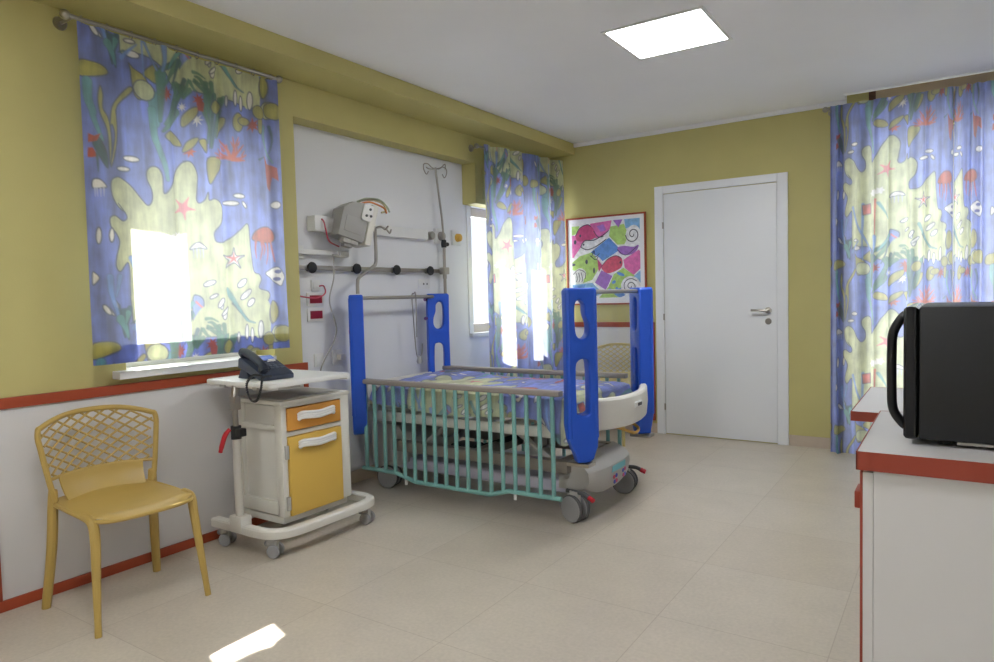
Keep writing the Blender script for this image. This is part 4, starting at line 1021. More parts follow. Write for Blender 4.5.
    for (x, y, a) in ((0.135, -3.71, 20), (0.495, -3.695, 25), (0.535, -3.10, 15), (0.135, -3.06, -20)):
        c = MB(); c.lathe([(0, 0.062), (0.024, 0.062), (0.026, 0.085), (0.020, 0.106), (0, 0.106)], 18)
        c.box(-0.012, 0.034, -0.014, 0.014, 0.03, 0.082, 0.006)
        co = c.build('caster', grey_pl, root, loc=V((x, y, 0)) + o); co.rotation_euler = (0, 0, math.radians(a))
        for s in (-1, 1):
            w = MB().lathe([(0, -0.009), (0.020, -0.010), (0.030, -0.008), (0.0335, -0.003), (0.0335, 0.003), (0.030, 0.008), (0.020, 0.010), (0, 0.009)], 24, T(0.018, s * 0.026, 0.0335) @ R('X', 90))
            w.build('wheel', wheel_grey, co)
        MB().ball((-0.022, 0.0, 0.066), 0.016, None, (1.1, 1.2, 1)).build('brake_tab', wheel_grey, co)
    mb = MB(); mb.tube([(0.307, -3.735, 0.15), (0.307, -3.735, 0.60)], 0.021, 16)
    B(mb, 'post', mat('post_alu', rgb(206, 203, 196), 0.4, metal=0.3))
    mb = MB(); mb.tube([(0.307, -3.735, 0.60), (0.307, -3.735, 0.80)], 0.014, 14); mb.tube([(0.307, -3.735, 0.78), (0.30, -3.72, 0.838)], 0.02, 12); mb.box(0.285, 0.33, -3.752, -3.715, 0.72, 0.79, 0.008)
    B(mb, 'post_slider', steel)
    mb = MB(); mb.tube([(0.307, -3.735, 0.575), (0.307, -3.735, 0.640)], 0.0255, 16); mb.box(0.325, 0.365, -3.755, -3.715, 0.59, 0.63, 0.006)
    B(mb, 'clamp_collar', black_rub)
    mb = MB(); mb.tube(smooth_path([(0.30, -3.765, 0.628), (0.29, -3.785, 0.60), (0.275, -3.795, 0.55), (0.262, -3.797, 0.515)], 4), [0.010] * 3 + [0.012] * 7 + [0.010] * 3, 10)
    B(mb, 'clamp_lever', red_pl)
    # tray
    mb = MB(); mb.prism(rrect(0.085, 0.616, -3.752, -3.235, 0.03), 0.842, 0.866, 0.006)
    mb.box(0.105, 0.60, -3.735, -3.70, 0.832, 0.843, 0.003); mb.box(0.10, 0.615, -3.27, -3.25, 0.832, 0.843, 0.003)
    B(mb, 'tray_top', white_pl)
    mb = MB(); mb.box(0.12, 0.58, -3.70, -3.55, 0.828, 0.8415, 0.004); mb.box(0.20, 0.24, -3.745, -3.72, 0.826, 0.8415, 0.003); mb.box(0.46, 0.50, -3.745, -3.72, 0.826, 0.8415, 0.003)
    B(mb, 'tray_bracket', grey_pl)
cart()

# desk telephone lying wedge-like on the tray
def phone():
    root = thing('desk_telephone', 'dark desk telephone on the tray of the bedside cabinet', 'telephone', (0.365, -3.61, 0.867), math.radians(-8))
    slate = mat('phone_slate', rgb(50, 58, 76), 0.42); 
    mb = MB()
    sec = [(-0.095, 0.055), (-0.088, 0.100), (-0.072, 0.108), (0.125, 0.034), (0.140, 0.022), (0.138, 0.002), (0.110, 0.002), (-0.050, 0.048)]
    mtx = Matrix(((1, 0, 0, 0), (0, 0, -1, 0.095), (0, 1, 0, 0), (0, 0, 0, 1)))
    mb.prism(sec, 0, 0.175, 0.006, mtx)
    mb.build('body', slate, root)
    mb = MB(); mb.prism([(-0.088, 0.056), (-0.045, 0.050), (-0.015, 0.0005), (-0.125, 0.0005)], 0.03, 0.16, 0.003, mtx)
    mb.build('stand', mat('phone_stand', rgb(40, 48, 66), 0.5), root)
    tilt = math.degrees(math.atan2(0.074, 0.197))
    base = T(-0.072, 0, 0.109) @ R('Y', tilt)
    mb = MB(); mb.box(0.010, 0.065, 0.005, 0.085, 0.0, 0.004, 0.001, mtx=base); mb.build('screen', mat('phone_screen', rgb(120, 146, 226), 0.2), root)
    mb = MB()
    for i in range(4):
        for j in range(3):
            mb.box(0.085 + 0.022 * i, 0.100 + 0.022 * i, 0.005 + 0.028 * j, 0.026 + 0.028 * j, 0.0, 0.004, 0.001, mtx=base)
    mb.build('keypad', mat('phone_keys', rgb(84, 92, 108), 0.5), root)
    mb = MB(); mb.box(0.075, 0.083, 0.03, 0.075, 0.0, 0.0045, 0.001, mtx=base); mb.box(0.060, 0.072, 0.04, 0.08, 0.004, 0.005, 0.0005, mtx=base); mb.build('key_label', white_pl, root)
    hs = MB(); hb = base
    pts = smooth_path([(-0.018, -0.055, 0.016), (0.02, -0.055, 0.030), (0.10, -0.055, 0.036), (0.175, -0.055, 0.028), (0.205, -0.055, 0.012)], 6)
    hs.tube(pts, [0.020 + 0.005 * abs(2 * i / (len(pts) - 1) - 1) ** 2 for i in range(len(pts))], 12, mtx=hb)
    hs.ball((0.0, -0.055, 0.013), 0.026, hb, (1, 1, 0.8)); hs.ball((0.19, -0.055, 0.013), 0.026, hb, (1, 1, 0.8))
    hs.build('handset', mat('phone_handset', rgb(38, 44, 58), 0.35), root)
    cd = MB(); cp = smooth_path([(0.135, -0.080, 0.032), (0.160, -0.140, 0.036), (0.172, -0.178, -0.004), (0.215, -0.185, -0.068), (0.270, -0.182, -0.066), (0.298, -0.175, -0.010), (0.270, -0.148, 0.034), (0.22, -0.08, 0.032), (0.14, -0.04, 0.022)], 40)
    hel = []
    for i, p in enumerate(cp):
        a = i * 1.05; hel.append(p + V((0.0032 * math.cos(a), 0.0032 * math.sin(a), 0.0032 * math.cos(a + 1.5))))
    cd.tube(hel, 0.0034, 6)
    cd.build('coiled_cord', black_rub, root)
phone()

# ------------------------------------------------------------------ fittings on the alcove wall
def wall_rail():
    root = thing('equipment_rail', 'long steel equipment rail with black knobs on the alcove wall', 'wall rail', (AX, -2.2, 1.462)); o = -root.location
    mb = MB(); mb.box(AX + 0.030, AX + 0.040, -3.02, -1.50, 1.447, 1.477, 0.003); mb.build('rail', steel, root, loc=o)
    for y in (-2.862, -2.472, -2.073, -1.690):
        mb = MB(); mb.lathe([(0, 0), (0.02, 0), (0.02, 0.028), (0, 0.028)], 16, T(AX + 0.001, y, 1.462) @ R('Y', 90)); mb.lathe([(0, 0), (0.034, 0), (0.036, 0.004), (0.034, 0.014), (0.026, 0.018), (0, 0.018)], 22, T(AX + 0.041, y, 1.462) @ R('Y', 90))
        mb.build('knob', black_rub, root, loc=o)
wall_rail()
root = thing('wall_duct', 'white horizontal cable duct on the alcove wall behind the monitor', 'cable duct', (AX, -2.2, 1.735)); o = -root.location
MB().box(AX + 0.001, AX + 0.045, -2.66, -1.70, 1.70, 1.775, 0.006).build('channel', white_pl, root, loc=o)
MB().lathe([(0, 0), (0.032, 0), (0.032, 0.05), (0.026, 0.056), (0, 0.056)], 20, T(AX + 0.001, -1.655, 1.735) @ R('Y', 90)).build('end_cap', grey_metal, root, loc=o)
MB().box(AX + 0.001, AX + 0.075, -2.85, -2.665, 1.69, 1.79, 0.006).build('junction_box', white_pl, root, loc=o)
# bracket shelf under the monitor
root = thing('swivel_bracket', 'white swivel arm on the alcove wall under the monitor', 'bracket', (AX, -2.8, 1.58)); o = -root.location
mb = MB(); mb.box(AX + 0.001, AX + 0.05, -3.02, -2.64, 1.545, 1.575, 0.004); mb.box(AX + 0.001, AX + 0.02, -3.0, -2.9, 1.52, 1.60, 0.003); mb.build('arm', white_pl, root, loc=o)
MB().box(AX + 0.001, AX + 0.06, -2.64, -2.55, 1.535, 1.575, 0.005).build('arm_joint', cream_pl, root, loc=o)
# patient monitor
def monitor():
    root = thing('patient_monitor', 'grey patient monitor tilted on the alcove wall, cables on top', 'monitor', (0.0, -2.64, 1.635)); root.scale = (0.88, 0.88, 0.92)
    root.rotation_euler = (math.radians(-15), 0, math.radians(-18))
    def P(mb, n, m, par=root): return mb.build(n, m, par)
    mb = MB(); mb.prism([(-0.115, 0.01), (0.085, 0.0), (0.095, 0.02), (0.095, 0.255), (0.03, 0.28), (-0.06, 0.26), (-0.115, 0.21)], -0.105, 0.085, 0.012, Matrix(((0, 0, 1, 0), (1, 0, 0, 0), (0, 1, 0, 0), (0, 0, 0, 1))))
    mb.box(0.084, 0.089, -0.08, 0.06, 0.05, 0.16, 0.002)
    P(mb, 'housing', monitor_grey)
    mb = MB(); mb.box(-0.12, 0.10, 0.096, 0.150, -0.008, 0.290, 0.014); P(mb, 'front_bezel', cream_pl)
    mb = MB(); mb.prism(rrect(0.03, 0.115, 0.16, 0.275, 0.02), 0.086, 0.100, 0.004, Matrix(((0, 0, 1, 0), (1, 0, 0, 0), (0, 1, 0, 0), (0, 0, 0, 1)))); sp = P(mb, 'socket_panel', white_pl)
    for y, z in ((0.085, 0.245), (0.065, 0.195), (0.10, 0.20)):
        MB().lathe([(0, 0), (0.010, 0), (0.009, 0.006), (0, 0.006)], 14, T(0.1005, y, z) @ R('Y', 90)).build('socket', dark_grey, sp)
    mb = MB()
    for q in ((-0.06, -0.02, 0.02, -0.014), (0.0, 0.06, 0.03, -0.012)): mb.box(0.0, 0.07, q[0], q[0] + 0.06, q[3] - 0.012, 0.012, 0.005)
    mb.box(-0.03, 0.03, -0.03, 0.04, -0.045, 0.005, 0.006)
    P(mb, 'foot', grey_pl)
    for col, pts in (('cable_beige', [(0.0, 0.02, 0.285), (0.02, 0.05, 0.315), (0.04, 0.13, 0.335), (0.05, 0.20, 0.33), (0.05, 0.235, 0.29), (0.05, 0.20, 0.265)]), ('cable_green', [(0.03, 0.0, 0.283), (0.05, 0.06, 0.325), (0.06, 0.16, 0.345), (0.05, 0.235, 0.32), (0.03, 0.275, 0.295)]), ('cable_orange', [(0.05, 0.03, 0.28), (0.06, 0.08, 0.305), (0.05, 0.15, 0.31), (0.06, 0.21, 0.30), (0.06, 0.24, 0.27)])):
        P(MB().tube(smooth_path(pts, 6), 0.007, 8), 'lead_cable', mat(col, {'cable_beige': rgb(196, 186, 150), 'cable_green': rgb(150, 160, 140), 'cable_orange': rgb(196, 120, 60)}[col], 0.5))
monitor()
mb = MB(); mb.tube(smooth_path([(AX + 0.085, -2.665, 1.60), (AX + 0.10, -2.76, 1.63), (AX + 0.10, -2.785, 1.70), (AX + 0.09, -2.79, 1.75), (AX + 0.08, -2.80, 1.77)], 8), 0.005, 8)
tag(mb.build('monitor_cable', mat('cable_red', rgb(168, 60, 74), 0.5), None), 'red cable looping beside the patient monitor', 'cable')
mb = MB(); mb.tube(smooth_path([(AX + 0.066, -2.700, 1.55), (AX + 0.065, -2.700, 1.40), (AX + 0.06, -2.74, 1.25), (AX + 0.065, -2.695, 1.08), (AX + 0.06, -2.72, 0.98), (AX + 0.05, -2.80, 0.86), (AX + 0.04, -2.83, 0.78)], 8), 0.0045, 8)
tag(mb.build('power_cable', mat('cable_grey', rgb(170, 166, 160), 0.5), None), 'thin grey cable hanging from the wall arm down to the cabinet', 'cable')
mb = MB(); mb.tube(smooth_path([(AX + 0.035, -2.80, 1.345), (AX + 0.05, -2.775, 1.345), (AX + 0.055, -2.77, 1.30), (AX + 0.05, -2.83, 1.27), (AX + 0.05, -2.92, 1.275), (AX + 0.05, -3.0, 1.29)], 8), 0.0045, 8)
tag(mb.build('short_cable', mat('cable_pink', rgb(190, 70, 90), 0.5), None), 'short pink cable plugged into the switch above the red sockets', 'cable')
def socket(y, z, w, h, label, cat, nm, col=None, holes=()):
    root = thing(nm, label, cat, (AX, y, z)); 
    MB().box(0.001, 0.012, -w / 2, w / 2, -h / 2, h / 2, 0.003).build('cover_plate', white_pl, root)
    if col is not None:
        MB().box(0.0125, 0.018, -w * 0.36, w * 0.36, -h * 0.30, h * 0.30, 0.002).build('insert', col, root)
    for dy in holes:
        MB().lathe([(0, 0), (0.008, 0), (0.008, 0.002), (0, 0.002)], 12, T(0.0185 if col is not None else 0.0125, dy, 0) @ R('Y', 90)).build('hole', dark_grey, root)
    return root
socket(-2.812, 1.262, 0.135, 0.085, 'upper of the two maroon wall sockets left of the bed head', 'socket', 'wall_socket', maroon)
socket(-2.812, 1.163, 0.135, 0.085, 'lower of the two maroon wall sockets left of the bed head', 'socket', 'wall_socket', maroon)
socket(-2.805, 1.350, 0.07, 0.07, 'small white switch above the maroon sockets', 'switch', 'wall_switch', white_pl)
socket(-1.722, 1.361, 0.125, 0.075, 'white double socket under the rail above the bed head', 'socket', 'wall_socket', white_pl, (-0.02, 0.02))
socket(-2.80, 0.87, 0.075, 0.085, 'plain white outlet low on the alcove wall behind the tray', 'socket', 'wall_socket', white_pl)
rt = socket(-2.64, 0.875, 0.085, 0.10, 'white outlet with a plug beside the blue bed post', 'socket', 'wall_socket', white_pl)
MB().box(0.019, 0.06, -0.02, 0.025, -0.02, 0.02, 0.008).build('plug', cream_pl, rt)
rt = thing('gas_outlet', 'white square medical outlet with an ochre knob near the window', 'outlet', (AX, -1.305, 1.738))
MB().box(0.001, 0.025, -0.06, 0.06, -0.06, 0.06, 0.006).build('cover_plate', white_pl, rt); MB().lathe([(0, 0), (0.034, 0), (0.030, 0.03), (0.018, 0.036), (0, 0.036)], 20, T(0.0255, 0, 0) @ R('Y', 90)).build('knob', yellow_knob, rt)
rt = thing('gas_outlet', 'white square medical outlet with a grey knob behind the drip pole', 'outlet', (AX, -1.525, 1.738))
MB().box(0.001, 0.025, -0.06, 0.06, -0.06, 0.06, 0.006).build('cover_plate', white_pl, rt); MB().lathe([(0, 0), (0.036, 0), (0.032, 0.028), (0.018, 0.034), (0, 0.034)], 20, T(0.0255, 0, 0) @ R('Y', 90)).build('knob', grey_metal, rt)
# drip pole clamped to the rail
def drip():
    root = thing('drip_pole', 'tall drip pole with wire hooks clamped to the end of the wall rail', 'drip pole', (AX + 0.07, -1.545, 1.462)); o = -root.location
    x = AX + 0.075
    mb = MB(); mb.tube([(x, -1.548, 1.08), (x, -1.548, 1.72)], 0.0125, 12); mb.tube([(x, -1.548, 1.70), (x + 0.002, -1.565, 1.87), (x + 0.004, -1.625, 2.20), (x + 0.004, -1.633, 2.255)], 0.0085, 10); mb.build('pole', steel, root, loc=o)
    mb = MB()
    for s in (-1, 1):
        mb.tube(smooth_path([(x + 0.004, -1.633, 2.245), (x + 0.004, -1.633 + s * 0.045, 2.250), (x + 0.004, -1.633 + s * 0.09, 2.27), (x + 0.004, -1.633 + s * 0.135, 2.262), (x + 0.004, -1.633 + s * 0.14, 2.225), (x + 0.004, -1.633 + s * 0.11, 2.19), (x + 0.004, -1.633 + s * 0.085, 2.215)], 5), 0.0042, 8)
        mb.tube(smooth_path([(x + 0.004, -1.633, 2.245), (x + s * 0.05, -1.633 + s * 0.01, 2.250), (x + s * 0.09, -1.633 + s * 0.01, 2.27), (x + s * 0.10, -1.633, 2.23)], 5), 0.0042, 8)
    mb.build('hook', steel, root, loc=o)
    mb = MB(); mb.lathe([(0, 0), (0.020, 0), (0.022, 0.03), (0.018, 0.06), (0, 0.06)], 16, T(x, -1.548, 1.645)); mb.lathe([(0, 0), (0.014, 0), (0.016, 0.03), (0, 0.032)], 12, T(x, -1.53, 1.672) @ R('X', -90)); mb.build('clamp_knob', black_rub, root, loc=o)
    mb = MB(); mb.box(AX + 0.041, x + 0.02, -1.575, -1.512, 1.435, 1.49, 0.006); mb.tube([(x, -1.548, 1.435), (x, -1.548, 1.40)], 0.017); mb.build('rail_clamp', grey_metal, root, loc=o)
drip()

# ------------------------------------------------------------------ cot bed
BX0, BX1, BY0, BY1 = 0.02, 1.645, -2.60, -1.75
def bed():
    root = thing('hospital_cot', 'child hospital cot with blue corner posts and teal side bars', 'hospital bed', (0.83, -2.175, 0)); o = -root.location
    def B(mb, n, m, par=root, **k): return mb.build(n, m, par, loc=o if par is root else None, **k)
    # corner posts: broad plates set across the corners
    def post(x, y, a):
        w = 0.084
        outl = [(-w, 1.27), (-w + 0.012, 1.284), (w - 0.012, 1.284), (w, 1.27), (w - 0.004, 1.0), (w - 0.002, 0.72), (w, 0.56), (w - 0.006, 0.45), (w - 0.03, 0.385), (0.03, 0.368), (-0.03, 0.368), (-w + 0.045, 0.40), (-w + 0.012, 0.48), (-w, 0.56), (-w + 0.002, 0.72), (-w + 0.004, 1.0)]
        h1 = [tuple(p.xy) for p in smooth_path([(-0.034, 1.06, 0), (-0.036, 1.19, 0), (-0.012, 1.222, 0), (0.016, 1.20, 0), (0.020, 1.15, 0), (0.036, 1.10, 0), (0.036, 1.05, 0), (0.016, 1.022, 0), (-0.014, 1.022, 0)], 5, True)]
        h2 = [tuple(p.xy) for p in smooth_path([(-0.034, 0.66, 0), (-0.036, 0.86, 0), (-0.02, 0.905, 0), (0.012, 0.912, 0), (0.034, 0.88, 0), (0.036, 0.68, 0), (0.028, 0.625, 0), (-0.026, 0.625, 0)], 5, True)]
        mtx = T(x, y, 0) @ R('Z', a) @ Matrix(((1, 0, 0, 0), (0, 0, -1, 0), (0, 1, 0, 0), (0, 0, 0, 1)))
        mb = curve_plate([outl, h1, h2], 0.046, 0.012, mtx)
        # rounded rims at both long edges make the plate a shallow channel
        for s in (-1, 1):
            mb.tube([T(x, y, 0) @ R('Z', a) @ V((s * (w - 0.014), -0.034, z)) for z in (0.50, 0.8, 1.262)], 0.015, 8)
        p = B(mb, 'corner_post', blue_pl)
        return p
    pn = [post(BX1, BY0, 45), post(BX0, BY1, 225), post(BX0, BY0, -45), post(BX1, BY1, 135)]
    mb = MB(); c = R('Z', -45)
    mm = T(BX0, BY0, 0) @ c
    mb.box(-0.02, 0.02, -0.0500, -0.0465, 0.98, 1.20, 0.001, mtx=mm); lb = mb.build('label_strip', paper_white, pn[2])
    mb = MB(); mb.box(-0.016, 0.016, -0.0515, -0.0502, 1.03, 1.055, 0.0003, mtx=mm); mb.build('red_mark', red_pl, lb)
    for z in (1.10, 1.24): 
        mb = MB(); mb.lathe([(0, 0), (0.012, 0), (0.012, 0.02), (0, 0.02)], 12, T(BX0 - 0.03, BY1 - 0.095, z) @ R('X', 90)); mb.build('button', mat('violet_plastic', rgb(110, 70, 130), 0.4), pn[1])
    # metal feet under the posts and cross bars
    for (x, y) in ((BX1, BY0), (BX1, BY1)):
        B(MB().box(x - 0.07, x + 0.06, y - 0.045, y + 0.045, 0.345, 0.366, 0.005), 'post_foot', steel)
    for x in (BX0, BX1):
        B(MB().tube([(x, BY0 + 0.05, 1.262), (x, BY1 - 0.05, 1.262)], 0.0125, 12), 'cross_bar', grey_metal)
    # clear acrylic panels
    B(MB().box(BX1 + 0.012, BX1 + 0.018, BY0 + 0.075, BY1 - 0.075, 0.70, 1.246, 0.001), 'clear_panel', acrylic)
    # foot board, bowed and dished
    P = []
    for s in np.linspace(-1, 1, 25):
        bow = 0.075 * (1 - abs(s) ** 2.2)
        zt = 0.680 + 0.012 * s * s
        zb = 0.510 + 0.010 * s * s
        y = -2.175 + s * 0.355
        P.append([V((1.690 + bow, y, zb)), V((1.700 + bow, y, zb + 0.01)), V((1.708 + bow, y, (zt + zb) / 2)), V((1.704 + bow, y, zt - 0.012)), V((1.694 + bow, y, zt)), V((1.665 + bow, y, zt)), V((1.655 + bow, y, zt - 0.012)), V((1.655 + bow, y, zb + 0.01)), V((1.665 + bow, y, zb)), V((1.690 + bow, y, zb))])
    mb = MB(); mb.grid(P)
    for i in (0, -1):
        b = bmesh.new(); b.faces.new([b.verts.new(q) for q in P[i][:-1]]); mb._add(b)
    fb = B(mb, 'foot_board', cream_pl)
    mb = MB(); mb.box(1.774, 1.790, -2.20, -2.105, 0.605, 0.635, 0.005); pl = mb.build('control_plate', white_pl, fb)
    for y in (-2.165, -2.135): MB().box(1.7905, 1.794, y - 0.011, y + 0.011, 0.611, 0.629, 0.002).build('button', dark_grey, pl)
    # head board: low white panel
    B(MB().box(BX0 - 0.03, BX0 + 0.0, BY0 + 0.08, BY1 - 0.08, 0.50, 0.70, 0.012), 'head_board', cream_pl)
    # side rails
    for sy, y in ((-1, -2.615), (1, -1.735)):
        zs = lambda X: 0.150 if X < 0.33 else (0.150 + (0.112 - 0.150) * (X - 0.33) / 0.17 if X < 0.50 else (0.112 if X < 1.06 else (0.112 + (0.150 - 0.112) * (X - 1.06) / 0.13 if X < 1.19 else 0.150)))
        xs = [0.05, 0.33, 0.50, 1.06, 1.19, 1.525]
        mb = MB()
        pth = []
        for a, b_ in zip(xs, xs[1:]):
            pth += [(a + (b_ - a) * q, y, zs(a + (b_ - a) * q)) for q in (0, 0.33, 0.66)]
        pth.append((1.525, y, 0.150))
        mb.tube(pth, 0.0135, 10)
        rail = B(mb, 'side_rail', teal_paint)
        mb = MB(); mb.prism(rrect(-0.026, 0.026, -0.016, 0.016, 0.010), 0.055, 1.535, 0.006, T(0, y, 0.722) @ Matrix(((0, 0, 1, 0), (1, 0, 0, 0), (0, 1, 0, 0), (0, 0, 0, 1))))
        mb.build('handrail', rail_grey, rail)
        for k in range(18):
            x = 0.088 + k * (1.480 - 0.088) / 17
            MB().tube([(x, y, zs(x)), (x, y, 0.708)], 0.0125, 10).build('bar', teal_paint, rail)
        for x in (0.42, 1.23):
            MB().tube([(x, y, zs(x) - 0.012), (x, y, zs(x) - 0.045)], 0.009, 8).build('latch_pin', white_pl, rail)
    # bed platform
    mb = MB()
    for y in (-2.51, -1.88): mb.box(0.07, 1.60, y - 0.02, y + 0.02, 0.455, 0.515, 0.006)
    for x in np.linspace(0.10, 1.57, 7): mb.box(x - 0.025, x + 0.025, -2.49, -1.86, 0.465, 0.51, 0.005)
    B(mb, 'frame', cream_pl)
    mb = MB(); mb.box(0.12, 1.565, -2.52, -1.83, 0.545, 0.582, 0.008)
    for x in (0.35, 0.95, 1.4): mb.box(x - 0.02, x + 0.02, -2.45, -1.9, 0.515, 0.546)
    B(mb, 'mattress_platform', cream_pl)
    mb = MB()
    for y in (-2.47, -1.92):
        mb.box(0.20, 1.50, y - 0.03, y + 0.03, 0.255, 0.325, 0.008)
    for x in (0.25, 0.85, 1.45): mb.box(x - 0.03, x + 0.03, -2.45, -1.94, 0.26, 0.32, 0.005)
    B(mb, 'lower_frame', mat('frame_taupe', rgb(138, 130, 122), 0.5))
    for x in (0.42, 1.15):
        mb = MB(); mb.box(x - 0.055, x + 0.055, -2.24, -2.12, 0.20, 0.32, 0.01); mb.box(x - 0.03, x + 0.03, -2.21, -2.15, 0.32, 0.46, 0.006)
        B(mb, 'lift_column', grey_pl)
    for y in (-2.40, -1.97):
        B(MB().tube([(0.30, y, 0.22), (0.62, y, 0.46)], 0.018, 10), 'brace', grey_pl); B(MB().tube([(1.42, y, 0.25), (1.10, y, 0.46)], 0.018, 10), 'brace', grey_pl)
    mb = MB(); mb.box(0.50, 0.68, -2.26, -2.12, 0.215, 0.285, 0.015); mb.tube([(0.66, -2.19, 0.25), (1.08, -2.19, 0.40)], 0.018, 12)
    B(mb, 'motor', black_rub)
    mb = MB(); mb.box(0.18, 1.50, -2.44, -1.92, 0.125, 0.205, 0.025, 3)
    B(mb, 'base_cover', lilac_pl)
    mb = MB(); mb.prism([(-0.02, 0.12), (0.16, 0.12), (0.30, 0.18), (0.30, 0.33), (0.22, 0.42), (-0.02, 0.43)], -2.46, -1.90, 0.015, Matrix(((1, 0, 0, 0), (0, 0, 1, 0), (0, 1, 0, 0), (0, 0, 0, 1))))
    B(mb, 'head_fairing', grey_pl)
    # foot fairing: dished cover between the castors
    P = []
    for s in np.linspace(-1, 1, 21):
        y = -2.165 + s * 0.285; k = 1 - abs(s) ** 3
        dip = 0.055 * k
        prof = [(1.42, 0.30), (1.50, 0.325 - 0.01 * k), (1.55, 0.305), (1.585 + 0.03 * k, 0.285), (1.605 + 0.035 * k, 0.262), (1.61 + 0.035 * k, 0.22), (1.605 + 0.03 * k, 0.20 - dip), (1.585 + 0.025 * k, 0.172 - dip), (1.53, 0.16 - dip * 0.4), (1.42, 0.16), (1.42, 0.30)]
        P.append([V((x, y, z)) for x, z in prof])
    mb = MB(); mb.grid(P)
    for i in (0, -1):
        b = bmesh.new(); b.faces.new([b.verts.new(q) for q in P[i][:-1]]); mb._add(b)
    ff = B(mb, 'foot_fairing', grey_pl)
    # stickers: pale blue banner, pink and blue butterflies
    def fx(y):
        s = (y + 2.165) / 0.285; return 1.609 + 0.035 * (1 - abs(s) ** 3)
    def sticker(name, pts, m, d=0.0):
        mb = MB(); b = bmesh.new()
        f = b.faces.new([b.verts.new((fx(y) + 0.003 + d + (0.0 if z < 0.262 else 0), y, z)) for y, z in pts]); ex = bmesh.ops.extrude_face_region(b, geom=[f])
        for g in ex['geom']:
            if isinstance(g, bmesh.types.BMVert): g.co.x += 0.0015
        mb._add(b); return mb.build(name, m, ff)
    sticker('sticker', [(-2.23, 0.222), (-2.17, 0.222), (-2.10, 0.222), (-2.03, 0.224), (-2.03, 0.258), (-2.10, 0.259), (-2.17, 0.258), (-2.22, 0.256)], mat('sticker_aqua', rgb(120, 196, 206), 0.5))
    for yc, zc, cm in ((-2.185, 0.178, ((206, 70, 110), (70, 80, 190))), (-2.055, 0.188, ((80, 96, 200), (200, 80, 130)))):
        c1_, c2_ = cm
        for (dy, dz), cc in zip(((-0.016, 0.014), (0.016, 0.017), (-0.012, -0.015), (0.015, -0.013)), (c1_, c2_, c2_, c1_)):
            sticker('sticker', [(yc + dy + 0.015 * math.cos(t), zc + dz + 0.012 * math.sin(t)) for t in [2 * PI * k / 10 for k in range(10)]], mat('sticker_%d' % cc[0], rgb(*cc), 0.5), 0.001)
    # castors, twin wheels
    for (x, y, a) in ((1.545, -2.495, -15), (1.560, -1.850, 10), (0.150, -2.470, 15), (0.150, -1.880, -5)):
        mb = MB(); mb.lathe([(0, 0.135), (0.03, 0.135), (0.03, 0.168), (0, 0.168)], 16); mb.box(-0.055, 0.035, -0.012, 0.012, 0.06, 0.155, 0.008); mb.lathe([(0, -0.04), (0.012, -0.04), (0.012, 0.04), (0, 0.04)], 12, T(0, 0, 0.074) @ R('X', 90))
        co = mb.build('caster', grey_pl, root, loc=V((x, y, 0)) + o); co.rotation_euler = (0, 0, math.radians(a))
        for s in (-1, 1):
            w = MB().lathe([(0, -0.012), (0.045, -0.013), (0.052, -0.015), (0.070, -0.013), (0.0745, -0.006), (0.0745, 0.006), (0.070, 0.013), (0.052, 0.015), (0.045, 0.013), (0, 0.012)], 32, T(0, s * 0.030, 0.0745) @ R('X', 90))
            wo = w.build('wheel', wheel_grey, co)
            w = MB().lathe([(0.071, -0.0135), (0.0765, -0.006), (0.0765, 0.006), (0.071, 0.0135), (0.068, 0.0), (0.071, -0.0135)], 32, T(0, s * 0.030, 0.0765) @ R('X', 90))
            w.build('tyre', dark_grey, co)
        if x > 1:
            mb = MB(); mb.tube(smooth_path([(-0.06, 0, 0.16), (0.03, 0, 0.165), (0.075, 0, 0.163), (0.105, 0, 0.15)], 4), 0.012, 8); pd = mb.build('brake_pedal', dark_grey, co)
            MB().tube([(0.102, 0, 0.152), (0.132, 0, 0.140)], 0.014, 10).build('pedal_tip', red_pl, pd)
    mb = MB(); mb.tube(smooth_path([(1.58, -2.20, 0.50), (1.70, -2.18, 0.47), (1.74, -2.10, 0.44), (1.72, -2.02, 0.46), (1.60, -1.98, 0.50)], 6), 0.009, 8)
    B(mb, 'cable', mat('cable_ochre', rgb(186, 146, 70), 0.5))
bed()

mt = MB().box(0.115, 1.565, -2.535, -1.815, 0.5835, 0.682, 0.03, 3).build('mattress', mattress_m)
tag(mt, 'thin mattress lying on the cot under the printed sheet', 'mattress')
